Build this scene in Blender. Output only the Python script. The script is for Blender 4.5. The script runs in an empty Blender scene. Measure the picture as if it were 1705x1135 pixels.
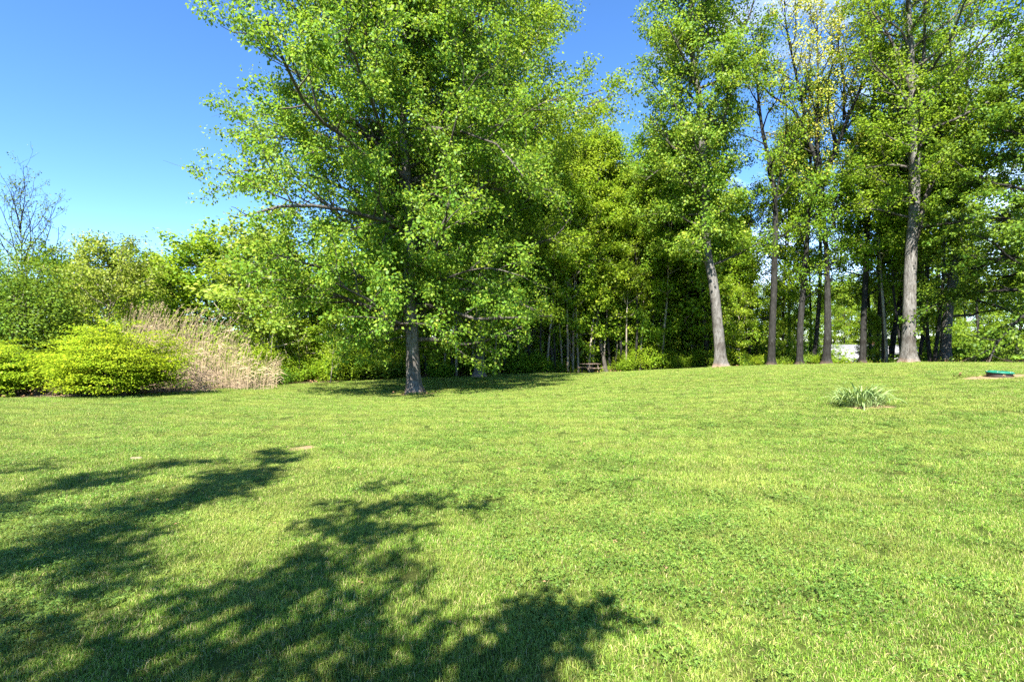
import bpy, math
import numpy as np
from mathutils import Vector

# ------------------------------------------------------------------ camera, sky, sun, exposure
SC = bpy.context.scene
CAM_H = 1.6
FPX = 852.5                      # focal length in pixels of the 1705 x 1135 photograph (18 mm)
CX, CY = 852.5, 567.5
cam_d = bpy.data.cameras.new('camera')
cam_d.lens = 18.0; cam_d.sensor_width = 36.0
cam_d.clip_start = 0.05; cam_d.clip_end = 6000
cam = bpy.data.objects.new('camera', cam_d)
SC.collection.objects.link(cam)
cam.location = (0, 0, CAM_H); cam.rotation_euler = (math.radians(90), 0, 0)
SC.camera = cam

SUN_EL = 49.0
SUN_AZ = -15.0                   # the light travels towards +Y and this much towards +X (sun behind-left)
sdir = Vector((math.sin(math.radians(-SUN_AZ)) * math.cos(math.radians(SUN_EL)),
               math.cos(math.radians(-SUN_AZ)) * math.cos(math.radians(SUN_EL)),
               -math.sin(math.radians(SUN_EL))))      # direction of travel
sun_d = bpy.data.lights.new('sun', 'SUN')
sun_d.energy = 5.0; sun_d.angle = math.radians(0.53); sun_d.color = (1.0, 0.955, 0.88)
sun = bpy.data.objects.new('sun', sun_d)
SC.collection.objects.link(sun)
sun.rotation_euler = sdir.to_track_quat('-Z', 'Y').to_euler()
sun.location = (-20, -30, 40)

W = bpy.data.worlds.new('World'); SC.world = W
W.use_nodes = True
wn, wl = W.node_tree.nodes, W.node_tree.links
for n in list(wn): wn.remove(n)
wout = wn.new('ShaderNodeOutputWorld'); wbg = wn.new('ShaderNodeBackground')
sky = wn.new('ShaderNodeTexSky'); sky.sky_type = 'NISHITA'; sky.sun_disc = False
sky.sun_elevation = math.radians(SUN_EL)
sky.sun_rotation = math.atan2(-sdir.x, -sdir.y)
sky.altitude = 1500; sky.air_density = 0.8; sky.dust_density = 0.0; sky.ozone_density = 2.2
wbg.inputs['Strength'].default_value = 0.098
hsv = wn.new('ShaderNodeHueSaturation'); hsv.inputs['Saturation'].default_value = 1.2; hsv.inputs['Hue'].default_value = 0.503
# thin wisps of cloud
tc = wn.new('ShaderNodeTexCoord')
mp = wn.new('ShaderNodeMapping'); mp.inputs['Scale'].default_value = (1.0, 1.0, 2.2); mp.inputs['Location'].default_value = (0.35, 0.1, 0.0)
nz = wn.new('ShaderNodeTexNoise'); nz.inputs['Scale'].default_value = 3.1; nz.inputs['Detail'].default_value = 9; nz.inputs['Roughness'].default_value = 0.62
nz.inputs['Distortion'].default_value = 0.5
rp = wn.new('ShaderNodeMapRange'); rp.inputs['From Min'].default_value = 0.50; rp.inputs['From Max'].default_value = 0.74
rp.inputs['To Max'].default_value = 0.6
mxc = wn.new('ShaderNodeMix'); mxc.data_type = 'RGBA'
mxc.inputs['B'].default_value = (7.0, 7.4, 8.0, 1)
wl.new(tc.outputs['Generated'], mp.inputs['Vector']); wl.new(mp.outputs['Vector'], nz.inputs['Vector'])
dt = wn.new('ShaderNodeVectorMath'); dt.operation = 'DOT_PRODUCT'; dt.inputs[1].default_value = (0.72, 0.62, -0.30)   # the clouds lie in the north-east
bnk = wn.new('ShaderNodeMapRange'); bnk.inputs['From Min'].default_value = 0.35; bnk.inputs['From Max'].default_value = 0.95; bnk.inputs['To Min'].default_value = -0.17; bnk.inputs['To Max'].default_value = 0.10
adn = wn.new('ShaderNodeMath'); adn.operation = 'ADD'
wl.new(tc.outputs['Generated'], dt.inputs[0]); wl.new(dt.outputs['Value'], bnk.inputs['Value']); wl.new(bnk.outputs['Result'], adn.inputs[0]); wl.new(nz.outputs['Fac'], adn.inputs[1])
wl.new(adn.outputs[0], rp.inputs['Value']); wl.new(rp.outputs['Result'], mxc.inputs['Factor'])
wl.new(sky.outputs['Color'], hsv.inputs['Color']); wl.new(hsv.outputs['Color'], mxc.inputs['A'])
wl.new(mxc.outputs['Result'], wbg.inputs['Color']); wl.new(wbg.outputs['Background'], wout.inputs['Surface'])

SC.view_settings.view_transform = 'Standard'; SC.view_settings.look = 'None'
SC.view_settings.gamma = 1.0; SC.view_settings.use_curve_mapping = False
SC.view_settings.exposure = 2.1
SC.render.engine = 'CYCLES'
SC.cycles.max_bounces = 6; SC.cycles.diffuse_bounces = 3; SC.cycles.glossy_bounces = 2
SC.cycles.transmission_bounces = 4; SC.cycles.transparent_max_bounces = 4
SC.cycles.caustics_reflective = False; SC.cycles.caustics_refractive = False
SC.cycles.use_denoising = False

# ------------------------------------------------------------------ small helpers
RS = np.random.RandomState
C = SC.collection
def tag(o, label=None, cat=None, group=None, kind=None):
    if label: o['label'] = label
    if cat: o['category'] = cat
    if group: o['group'] = group
    if kind: o['kind'] = kind
    return o
def empty(name, loc=(0, 0, 0), rz=0.0):
    o = bpy.data.objects.new(name, None); C.objects.link(o)
    o.location = loc; o.rotation_euler = (0, 0, rz); o.empty_display_size = 0.3
    return o
def link_mesh(name, me, parent=None, mat=None, loc=None):
    o = bpy.data.objects.new(name, me); C.objects.link(o)
    if parent: o.parent = parent
    if loc is not None: o.location = loc
    if mat and not me.materials: me.materials.append(mat)
    return o
def copy_tree(root, loc, rz=0.0, sc=(1, 1, 1), mats=None):
    def cp(o, parent):
        c = o.copy(); C.objects.link(c); c.parent = parent
        if mats and o.name.split('.')[0] in mats and c.material_slots:
            c.material_slots[0].link = 'OBJECT'; c.material_slots[0].material = mats[o.name.split('.')[0]]
        for ch in o.children: cp(ch, c)
        return c
    r = cp(root, None); r.location = loc; r.rotation_euler = (0, 0, rz); r.scale = sc
    return r
def mesh_np(name, verts, faces, smooth=False, mat=None):
    """faces: (n,k) int array, all of one size, or a list of such arrays"""
    me = bpy.data.meshes.new(name)
    fl = faces if isinstance(faces, list) and np.ndim(faces[0]) == 2 else [faces]
    fl = [np.asarray(f, dtype=np.int32) for f in fl if len(f)]
    verts = np.asarray(verts, dtype=np.float32)
    me.vertices.add(len(verts)); me.vertices.foreach_set('co', verts.ravel())
    nl = sum(f.size for f in fl); npoly = sum(len(f) for f in fl)
    me.loops.add(nl); me.polygons.add(npoly)
    me.loops.foreach_set('vertex_index', np.concatenate([f.ravel() for f in fl]))
    tot = np.concatenate([np.full(len(f), f.shape[1], dtype=np.int32) for f in fl])
    st = np.concatenate([[0], np.cumsum(tot)[:-1]]).astype(np.int32)
    me.polygons.foreach_set('loop_start', st)
    if smooth: me.polygons.foreach_set('use_smooth', np.ones(npoly, dtype=bool))
    me.update(calc_edges=True)
    if mat: me.materials.append(mat)
    return me
def unit(v):
    v = np.asarray(v, float); n = np.linalg.norm(v, axis=-1, keepdims=True); return v / np.maximum(n, 1e-9)
def rot(v, axis, a):
    c, s = math.cos(a), math.sin(a)
    return v * c + np.cross(axis, v) * s + axis * np.dot(axis, v) * (1 - c)

class MB:
    """collects boxes, tubes and lathes into one mesh"""
    def __init__(s): s.v = []; s.f = {}; s.n = 0
    def add(s, verts, faces):
        verts = np.asarray(verts, float); faces = np.asarray(faces)
        s.v.append(verts); s.f.setdefault(faces.shape[1], []).append(faces + s.n); s.n += len(verts)
    def box(s, c, size, rz=0.0, rx=0.0, ry=0.0, bev=0.0):
        hx, hy, hz = np.array(size) / 2
        b = min(bev, hx * .45, hy * .45, hz * .45)
        P = []
        if b <= 0:
            for z in (-hz, hz):
                P += [(-hx, -hy, z), (hx, -hy, z), (hx, hy, z), (-hx, hy, z)]
            F = [(3, 2, 1, 0), (4, 5, 6, 7), (0, 1, 5, 4), (1, 2, 6, 5), (2, 3, 7, 6), (3, 0, 4, 7)]
        else:
            for z, k in ((-hz, b), (-hz + b, 0), (hz - b, 0), (hz, b)):
                P += [(-hx + k, -hy + k, z), (hx - k, -hy + k, z), (hx - k, hy - k, z), (-hx + k, hy - k, z)]
            F = [(3, 2, 1, 0), (12, 13, 14, 15)]
            for l in range(3):
                for i in range(4):
                    j = (i + 1) % 4; F.append((l * 4 + i, l * 4 + j, l * 4 + 4 + j, l * 4 + 4 + i))
        P = np.array(P, float)
        for ang, ax in ((rx, (1, 0, 0)), (ry, (0, 1, 0)), (rz, (0, 0, 1))):
            if ang:
                ax = np.array(ax, float); P = np.array([rot(p, ax, ang) for p in P])
        s.add(P + np.array(c), F)
    def tube(s, pts, rad, n=6, cap=True, lobes=None):
        pts = np.asarray(pts, float); rad = np.asarray(rad, float); m = len(pts)
        tan = unit(np.gradient(pts, axis=0))
        ref = np.array([1.0, 0, 0]) if abs(tan[:, 0]).mean() < 0.75 else np.array([0, 1.0, 0])
        a = unit(np.cross(tan, ref)); b = np.cross(tan, a)
        th = np.arange(n) * 2 * math.pi / n
        rr = rad[:, None] * np.ones(n) if lobes is None else rad[:, None] * lobes(pts, th)
        V = pts[:, None] + rr[..., None] * (np.cos(th)[None, :, None] * a[:, None] + np.sin(th)[None, :, None] * b[:, None])
        i = np.arange(m - 1)[:, None] * n; j = np.arange(n)[None]; k = (j + 1) % n
        F = np.stack([i + j, i + k, i + n + k, i + n + j], -1).reshape(-1, 4)
        s.add(V.reshape(-1, 3), F)
        if cap and n == 4: s.f.setdefault(4, []).append(np.array([[3, 2, 1, 0], [m * n - n + q for q in range(4)]]) + s.n - m * n)
    def lathe(s, prof, n=32, c=(0, 0, 0)):
        prof = np.asarray(prof, float); th = np.arange(n) * 2 * math.pi / n
        V = np.stack([prof[:, 0, None] * np.cos(th), prof[:, 0, None] * np.sin(th), prof[:, 1, None] * np.ones(n)], -1) + np.array(c)
        m = len(prof); i = np.arange(m - 1)[:, None] * n; j = np.arange(n)[None]; k = (j + 1) % n
        s.add(V.reshape(-1, 3), np.stack([i + j, i + k, i + n + k, i + n + j], -1).reshape(-1, 4))
    def build(s, name, mat=None, parent=None, smooth=False, loc=None):
        me = mesh_np(name, np.concatenate(s.v), [np.concatenate(x) for x in s.f.values()], smooth, mat)
        return link_mesh(name, me, parent, None, loc)

# ------------------------------------------------------------------ materials
def new_mat(name):
    m = bpy.data.materials.new(name); m.use_nodes = True
    nt = m.node_tree; b = nt.nodes.get('Principled BSDF')
    return m, nt.nodes, nt.links, b
def ramp(N, stops, interp='LINEAR'):
    r = N.new('ShaderNodeValToRGB'); e = r.color_ramp.elements; r.color_ramp.interpolation = interp
    while len(e) < len(stops): e.new(0.5)
    for q, (p, c) in zip(e, stops): q.position = p; q.color = (*c, 1)
    return r
def noise(N, L, scale, detail=4, rough=0.55, vec=None, dist=0.0):
    n = N.new('ShaderNodeTexNoise'); n.inputs['Scale'].default_value = scale; n.inputs['Detail'].default_value = detail
    n.inputs['Roughness'].default_value = rough; n.inputs['Distortion'].default_value = dist
    if vec is not None: L.new(vec, n.inputs['Vector'])
    return n
def mixc(N, L, fac, a, b, mode='MIX'):
    m = N.new('ShaderNodeMix'); m.data_type = 'RGBA'; m.blend_type = mode
    for k, v in (('Factor', fac), ('A', a), ('B', b)):
        if isinstance(v, (int, float)): m.inputs[k].default_value = v
        elif isinstance(v, tuple): m.inputs[k].default_value = (*v, 1)
        else: L.new(v, m.inputs[k])
    return m.outputs['Result']
def leaf_mat(name, c0, c1, c2, trans=0.40, rough=0.5, rare=None, spec=0.22):
    """c0..c2: range of leaf colours from leaf to leaf"""
    m, N, L, b = new_mat(name)
    g = N.new('ShaderNodeNewGeometry'); oi = N.new('ShaderNodeObjectInfo')
    st = [(0.0, c0), (0.5, c1), (0.93 if rare else 1.0, c2)]
    if rare: st.append((0.97, rare))
    r = ramp(N, st); L.new(g.outputs['Random Per Island'], r.inputs['Fac'])
    # whole sprigs and whole trees lean a little to yellow or to green
    tcn = N.new('ShaderNodeTexCoord')
    n1 = noise(N, L, 0.9, 2, 0.5, tcn.outputs['Object'])
    h = N.new('ShaderNodeHueSaturation')
    mr = N.new('ShaderNodeMapRange'); mr.inputs['To Min'].default_value = 0.484; mr.inputs['To Max'].default_value = 0.522
    mr.inputs['From Min'].default_value = 0.3; mr.inputs['From Max'].default_value = 0.7
    ad = N.new('ShaderNodeMath'); ad.operation = 'MULTIPLY_ADD'; ad.inputs[1].default_value = 0.35; 
    L.new(oi.outputs['Random'], ad.inputs[0]); 
    sb = N.new('ShaderNodeMath'); sb.operation = 'SUBTRACT'; sb.inputs[1].default_value = 0.175
    L.new(n1.outputs['Fac'], sb.inputs[0]); L.new(sb.outputs[0], ad.inputs[2])
    L.new(ad.outputs[0], mr.inputs['Value']); L.new(mr.outputs['Result'], h.inputs['Hue'])
    L.new(r.outputs['Color'], h.inputs['Color'])
    L.new(h.outputs['Color'], b.inputs['Base Color'])
    b.inputs['Roughness'].default_value = rough; b.inputs['Specular IOR Level'].default_value = spec
    t = N.new('ShaderNodeBsdfTranslucent')
    tcx = mixc(N, L, 0.6, h.outputs['Color'], (0.38, 0.55, 0.03))
    L.new(tcx, t.inputs['Color'])
    ms = N.new('ShaderNodeMixShader'); ms.inputs['Fac'].default_value = trans
    out = N.get('Material Output')
    L.new(b.outputs[0], ms.inputs[1]); L.new(t.outputs[0], ms.inputs[2]); L.new(ms.outputs[0], out.inputs['Surface'])
    return m
LEAF_MAPLE = leaf_mat('leaf_maple', (0.075, 0.15, 0.014), (0.14, 0.235, 0.02), (0.25, 0.34, 0.035), rare=(0.34, 0.36, 0.04))
LEAF_LIME = leaf_mat('leaf_lime', (0.12, 0.21, 0.012), (0.20, 0.30, 0.016), (0.32, 0.40, 0.028), trans=0.48)
LEAF_FOREST = leaf_mat('leaf_forest', (0.085, 0.165, 0.012), (0.155, 0.255, 0.016), (0.26, 0.36, 0.026), trans=0.48)
LEAF_DARK = leaf_mat('leaf_dark', (0.05, 0.105, 0.012), (0.09, 0.165, 0.016), (0.16, 0.25, 0.022), trans=0.32, rough=0.5, spec=0.2)
LEAF_OLIVE = leaf_mat('leaf_olive', (0.13, 0.19, 0.02), (0.20, 0.27, 0.03), (0.30, 0.34, 0.05), trans=0.36)
LEAF_BLOSSOM = leaf_mat('leaf_blossom', (0.38, 0.34, 0.04), (0.48, 0.43, 0.06), (0.33, 0.38, 0.06), trans=0.3)
LEAF_BUSH = leaf_mat('leaf_bush', (0.13, 0.22, 0.012), (0.25, 0.35, 0.016), (0.40, 0.47, 0.022), trans=0.36)
LEAF_STRAP = leaf_mat('leaf_strap', (0.10, 0.17, 0.05), (0.19, 0.27, 0.09), (0.33, 0.40, 0.18), trans=0.18, rough=0.35, rare=(0.38, 0.34, 0.12))

def bark_mat(name, ca, cb, cc, scale=1.0, red_base=0.0):
    m, N, L, b = new_mat(name)
    t = N.new('ShaderNodeTexCoord'); mp = N.new('ShaderNodeMapping')
    mp.inputs['Scale'].default_value = (9 * scale, 9 * scale, 1.5 * scale); L.new(t.outputs['Object'], mp.inputs['Vector'])
    n1 = noise(N, L, 1.6, 6, 0.65, mp.outputs['Vector'], 0.6)
    v = N.new('ShaderNodeTexVoronoi'); v.feature = 'DISTANCE_TO_EDGE'; v.inputs['Scale'].default_value = 2.0
    L.new(mp.outputs['Vector'], v.inputs['Vector'])
    n2 = noise(N, L, 1.1, 4, 0.6, t.outputs['Object'])
    r = ramp(N, [(0.28, ca), (0.55, cb), (0.75, cc)]); L.new(n1.outputs['Fac'], r.inputs['Fac'])
    r2 = ramp(N, [(0.35, (0.55, 0.52, 0.48)), (0.5, (0.95, 0.95, 0.92)), (0.65, (1.2, 1.2, 1.18))]); L.new(n2.outputs['Fac'], r2.inputs['Fac'])
    col = mixc(N, L, 1.0, r.outputs['Color'], r2.outputs['Color'], 'MULTIPLY')
    cr = ramp(N, [(0.0, (0.55, 0.5, 0.46)), (0.16, (1, 1, 1))]); L.new(v.outputs['Distance'], cr.inputs['Fac'])
    col = mixc(N, L, 0.8, col, cr.outputs['Color'], 'MULTIPLY')
    if red_base:
        sx = N.new('ShaderNodeSeparateXYZ'); L.new(t.outputs['Object'], sx.inputs[0])
        mr = N.new('ShaderNodeMapRange'); mr.inputs['From Min'].default_value = 0.10; mr.inputs['From Max'].default_value = 0.42
        mr.inputs['To Min'].default_value = red_base; mr.inputs['To Max'].default_value = 0
        ad = N.new('ShaderNodeMath'); ad.operation = 'MULTIPLY_ADD'; ad.inputs[1].default_value = 0.3
        L.new(n2.outputs['Fac'], ad.inputs[0]); L.new(sx.outputs['Z'], ad.inputs[2])
        L.new(ad.outputs[0], mr.inputs['Value'])
        col = mixc(N, L, mr.outputs['Result'], col, (0.27, 0.17, 0.11))
    L.new(col, b.inputs['Base Color']); b.inputs['Roughness'].default_value = 0.9
    b.inputs['Specular IOR Level'].default_value = 0.15
    bp = N.new('ShaderNodeBump'); bp.inputs['Strength'].default_value = 0.9; bp.inputs['Distance'].default_value = 0.03
    sm = N.new('ShaderNodeMath'); sm.operation = 'MULTIPLY_ADD'; sm.inputs[1].default_value = 0.6
    L.new(v.outputs['Distance'], sm.inputs[0]); L.new(n1.outputs['Fac'], sm.inputs[2])
    L.new(sm.outputs[0], bp.inputs['Height']); L.new(bp.outputs['Normal'], b.inputs['Normal'])
    return m
BARK_GREY = bark_mat('bark_grey', (0.06, 0.055, 0.05), (0.16, 0.152, 0.14), (0.29, 0.28, 0.265), 1.0, 0.8)
BARK_DARK = bark_mat('bark_dark', (0.015, 0.0145, 0.013), (0.035, 0.034, 0.031), (0.075, 0.073, 0.068), 1.1, 0.4)  # dark bark, deepened further: canopy shade on the right-hand stems put into the colour
BARK_LIMB = bark_mat('bark_limb', (0.05, 0.044, 0.038), (0.105, 0.095, 0.082), (0.19, 0.175, 0.155), 1.1)
BARK_PALE = bark_mat('bark_pale', (0.20, 0.17, 0.13), (0.33, 0.29, 0.23), (0.44, 0.40, 0.33), 1.5)

def plain_mat(name, col, rough=0.7, var=0.15, scale=8.0, spec=0.3, bump=0.0, stretch=(1, 1, 1)):
    m, N, L, b = new_mat(name)
    t = N.new('ShaderNodeTexCoord'); mp = N.new('ShaderNodeMapping'); mp.inputs['Scale'].default_value = stretch
    L.new(t.outputs['Object'], mp.inputs['Vector'])
    n = noise(N, L, scale, 5, 0.6, mp.outputs['Vector'])
    r = ramp(N, [(0.3, tuple(c * (1 - var) for c in col)), (0.7, tuple(min(1, c * (1 + var)) for c in col))])
    L.new(n.outputs['Fac'], r.inputs['Fac']); L.new(r.outputs['Color'], b.inputs['Base Color'])
    b.inputs['Roughness'].default_value = rough; b.inputs['Specular IOR Level'].default_value = spec
    if bump:
        bp = N.new('ShaderNodeBump'); bp.inputs['Strength'].default_value = bump; bp.inputs['Distance'].default_value = 0.01
        L.new(n.outputs['Fac'], bp.inputs['Height']); L.new(bp.outputs['Normal'], b.inputs['Normal'])
    return m

# ------------------------------------------------------------------ the lie of the land
def PX(px, Y): return (px - CX) / FPX * Y
def PZ(py, Y): return CAM_H - (py - CY) / FPX * Y
def P3(px, py, Y): return np.array([PX(px, Y), Y, PZ(py, Y)])
ctrl = [(0, 0, 0), (0, 4, 0), (-5, 5, -0.03), (5, 5, 0.08), (0, -12, 0.1), (-15, -5, 0), (15, -5, 0.5)]
for px, py, Y in [(0, 662, 15.6), (300, 655, 18.0), (440, 641, 24.0), (690, 655, 20.5), (640, 629, 29.0), (900, 620, 33.0), (985, 622, 34.0),
                  (1100, 615, 36.0), (1200, 611, 29.5), (1340, 608, 31.0), (1513, 604, 27.0), (1690, 603, 22.0), (1660, 627, 14.5), (1435, 676, 11.0)]:
    ctrl.append((PX(px, Y), Y, PZ(py, Y)))
ctrl += [(PX(1430, 66), 66, -3.6), (PX(1250, 55), 55, -2.4), (PX(1000, 60), 60, -1.6), (-20, 45, -1.0), (-45, 40, -0.9), (PX(1620, 62), 62, -0.05),
         (PX(1690, 50), 50, 0.0), (PX(1540, 36), 36, -0.1), (PX(1640, 36), 36, -0.35), (-40, 10, -0.2), (45, 5, 0.9), (0, 95, -2), (-60, 80, -2), (80, 90, 0.5)]
ctrl = np.array(ctrl, float)
def _U(r2): return np.where(r2 > 1e-9, r2 * np.log(np.maximum(r2, 1e-9)), 0)
_d2 = ((ctrl[:, None, :2] - ctrl[None, :, :2]) ** 2).sum(-1)
_n = len(ctrl); _A = np.zeros((_n + 3, _n + 3))
_A[:_n, :_n] = _U(_d2) + 8.0 * np.eye(_n) * 0.4
_A[:_n, _n] = 1; _A[:_n, _n + 1:] = ctrl[:, :2]; _A[_n, :_n] = 1; _A[_n + 1:, :_n] = ctrl[:, :2].T
_wt = np.linalg.solve(_A, np.concatenate([ctrl[:, 2], np.zeros(3)]))
def gz(x, y):
    x = np.atleast_1d(np.asarray(x, float)); y = np.atleast_1d(np.asarray(y, float))
    out = np.zeros(len(x))
    for s in range(0, len(x), 20000):
        e = slice(s, s + 20000)
        d2 = (x[e, None] - ctrl[:, 0]) ** 2 + (y[e, None] - ctrl[:, 1]) ** 2
        out[e] = _U(d2) @ _wt[:_n] + _wt[_n] + _wt[_n + 1] * x[e] + _wt[_n + 2] * y[e]
    d = np.hypot(x, y - 20); w = np.clip((120 - d) / 55, 0, 1); w = w * w * (3 - 2 * w)
    return w * np.clip(out, -6, 4) + (1 - w) * -2.0
def g1(x, y): return float(gz([x], [y])[0])
EDGE = np.array([(-900, 14), (-300, 14.6), (0, 15.4), (150, 16.2), (300, 18.6), (440, 24), (560, 26.5), (650, 28.6), (800, 30.2), (900, 33), (990, 36), (1100, 36.5),
                 (1180, 32.5), (1280, 32), (1400, 30.6), (1520, 28.2), (1620, 25.5), (1700, 24), (2600, 24)], float)
def lawn_mask(x, y):
    """1 on mown grass, 0 on woodland floor, soft over half a metre"""
    x = np.asarray(x, float); y = np.asarray(y, float)
    px = CX + FPX * x / np.maximum(y, 0.5)
    ye = np.interp(px, EDGE[:, 0], EDGE[:, 1])
    m = np.clip((ye - y) / 0.9 + 0.5, 0, 1)
    m = np.where(y < 4, 1.0, m)
    far = np.clip((y - 44) / 6, 0, 1) * np.clip((px - 1545) / 25, 0, 1) * np.clip((90 - y) / 10, 0, 1)
    side = np.clip((np.abs(x) - 70) / 30, 0, 1)
    return np.maximum(np.maximum(m, far), side)
BARE = [(PX(1660, 14.4), 14.4, 1.15, 0.55), (PX(1700, 14.6), 14.6, 1.0, 0.4), (PX(1450, 10.85), 10.85, 0.62, 0.36), (PX(500, 8.1), 8.1, 0.34, 0.16),
        (PX(690, 20.3), 20.3, 1.1, 0.7), (PX(1200, 29.3), 29.3, 0.9, 0.6), (PX(1513, 26.8), 26.8, 1.0, 0.6), (PX(1625, 14.35), 14.35, 0.6, 0.25)]
def bare_mask(x, y):
    m = np.zeros(np.shape(x))
    for bx, by, ra, rb in BARE:
        m = np.maximum(m, np.clip(1.5 - np.hypot((x - bx) / ra, (y - by) / rb) * 1.2, 0, 1))
    return m

m_ground, N, L, b = new_mat('ground')
geo = N.new('ShaderNodeNewGeometry')
at = N.new('ShaderNodeAttribute'); at.attribute_name = 'lawn'
ab = N.new('ShaderNodeAttribute'); ab.attribute_name = 'bare'
pos = geo.outputs['Position']
na = noise(N, L, 0.35, 4, 0.6, pos); nb = noise(N, L, 3.2, 5, 0.65, pos); nc = noise(N, L, 38.0, 4, 0.7, pos)
ra_ = ramp(N, [(0.30, (0.035, 0.055, 0.010)), (0.52, (0.065, 0.085, 0.016)), (0.75, (0.13, 0.125, 0.04))]); L.new(nb.outputs['Fac'], ra_.inputs['Fac'])
rb_ = ramp(N, [(0.3, (0.75, 0.9, 0.7)), (0.7, (1.2, 1.1, 1.1))]); L.new(na.outputs['Fac'], rb_.inputs['Fac'])
rc_ = ramp(N, [(0.3, (0.55, 0.6, 0.5)), (0.7, (1.35, 1.3, 1.3))]); L.new(nc.outputs['Fac'], rc_.inputs['Fac'])
lawn_c = mixc(N, L, 1.0, mixc(N, L, 1.0, ra_.outputs['Color'], rb_.outputs['Color'], 'MULTIPLY'), rc_.outputs['Color'], 'MULTIPLY')
litter = ramp(N, [(0.25, (0.035, 0.026, 0.016)), (0.5, (0.085, 0.062, 0.036)), (0.72, (0.16, 0.115, 0.065))]); L.new(nc.outputs['Fac'], litter.inputs['Fac'])
soil = ramp(N, [(0.3, (0.17, 0.115, 0.06)), (0.7, (0.36, 0.25, 0.14))]); L.new(nc.outputs['Fac'], soil.inputs['Fac'])
jm = N.new('ShaderNodeMath'); jm.operation = 'MULTIPLY_ADD'; jm.inputs[1].default_value = 0.7; L.new(nb.outputs['Fac'], jm.inputs[0])
sb = N.new('ShaderNodeMath'); sb.operation = 'SUBTRACT'; sb.inputs[1].default_value = 0.35; L.new(at.outputs['Fac'], sb.inputs[0]); L.new(sb.outputs[0], jm.inputs[2])
sm = N.new('ShaderNodeMapRange'); sm.inputs['From Min'].default_value = 0.4; sm.inputs['From Max'].default_value = 0.6; L.new(jm.outputs[0], sm.inputs['Value'])
c1 = mixc(N, L, sm.outputs['Result'], litter.outputs['Color'], lawn_c)
jb = N.new('ShaderNodeMath'); jb.operation = 'MULTIPLY_ADD'; jb.inputs[1].default_value = 0.9; L.new(nb.outputs['Fac'], jb.inputs[0])
sb2 = N.new('ShaderNodeMath'); sb2.operation = 'SUBTRACT'; sb2.inputs[1].default_value = 0.45; L.new(ab.outputs['Fac'], sb2.inputs[0]); L.new(sb2.outputs[0], jb.inputs[2])
sm2 = N.new('ShaderNodeMapRange'); sm2.inputs['From Min'].default_value = 0.35; sm2.inputs['From Max'].default_value = 0.7; L.new(jb.outputs[0], sm2.inputs['Value'])
c2 = mixc(N, L, sm2.outputs['Result'], c1, soil.outputs['Color'])
L.new(c2, b.inputs['Base Color']); b.inputs['Roughness'].default_value = 0.95; b.inputs['Specular IOR Level'].default_value = 0.1
bp = N.new('ShaderNodeBump'); bp.inputs['Strength'].default_value = 0.8; bp.inputs['Distance'].default_value = 0.03
L.new(nc.outputs['Fac'], bp.inputs['Height']); L.new(bp.outputs['Normal'], b.inputs['Normal'])

rings = np.concatenate([np.arange(0.3, 14, 0.3), np.arange(14, 46, 0.6), np.arange(46, 130, 2.5), np.geomspace(132, 2500, 22)])
NT = 360
th = np.arange(NT) * 2 * math.pi / NT
gx = (rings[:, None] * np.sin(th)).ravel(); gy = (rings[:, None] * np.cos(th)).ravel()
gv = np.stack([np.append(gx, 0), np.append(gy, 0), np.append(gz(gx, gy), g1(0, 0))], -1)
i = np.arange(len(rings) - 1)[:, None] * NT; j = np.arange(NT)[None]; k = (j + 1) % NT
gf = np.stack([i + j, i + NT + j, i + NT + k, i + k], -1).reshape(-1, 4)
cf = np.stack([np.full(NT, len(gv) - 1), np.arange(NT), (np.arange(NT) + 1) % NT], -1)
me = mesh_np('ground', gv, [gf, cf], True, m_ground)
for nm, fn in (('lawn', lawn_mask), ('bare', bare_mask)):
    a_ = me.attributes.new(nm, 'FLOAT', 'POINT'); a_.data.foreach_set('value', fn(gv[:, 0], gv[:, 1]).astype(np.float32))
if me.polygons[0].normal.z < 0: me.flip_normals()
ground = link_mesh('ground', me); ground['kind'] = 'structure'
ground['label'] = 'mown green lawn running back into the woodland floor'

# ------------------------------------------------------------------ tree growing
def catmull(P, n):
    P = np.asarray(P, float)
    s = np.concatenate([[0], np.cumsum(np.linalg.norm(np.diff(P, axis=0), axis=1))])
    t = np.linspace(0, s[-1], n)
    T = np.gradient(P, s, axis=0) if len(P) > 2 else np.repeat((P[1:] - P[:1]) / s[-1], 2, 0)
    k = np.clip(np.searchsorted(s, t, 'right') - 1, 0, len(P) - 2)
    h = (s[k + 1] - s[k]); u = ((t - s[k]) / h)[:, None]; h = h[:, None]
    return ((2 * u ** 3 - 3 * u ** 2 + 1) * P[k] + (u ** 3 - 2 * u ** 2 + u) * h * T[k] + (-2 * u ** 3 + 3 * u ** 2) * P[k + 1] + (u ** 3 - u ** 2) * h * T[k + 1])
def leaf_mesh(name, pos, nor, axis, size, mat, width=0.62, fold=0.22):
    n = len(pos)
    nor = unit(nor); axis = unit(axis - nor * (axis * nor).sum(1, keepdims=True)); side = np.cross(nor, axis)
    s = size[:, None]
    V = np.empty((n, 4, 3))
    V[:, 0] = pos
    V[:, 1] = pos + axis * s * 0.45 + side * s * width * 0.5 + nor * s * fold
    V[:, 2] = pos + axis * s - nor * s * 0.08
    V[:, 3] = pos + axis * s * 0.45 - side * s * width * 0.5 + nor * s * fold
    return mesh_np(name, V.reshape(-1, 3), np.arange(n * 4).reshape(-1, 4), False, mat)
def branch(rng, p, d, length, n, wob, up):
    pts = [np.array(p, float)]; d = np.array(d, float); st = length / (n - 1)
    for q in range(n - 1):
        d = unit(d + rng.normal(0, wob, 3) + np.array([0, 0, up]))
        pts.append(pts[-1] + d * st)
    return np.array(pts)
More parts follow.
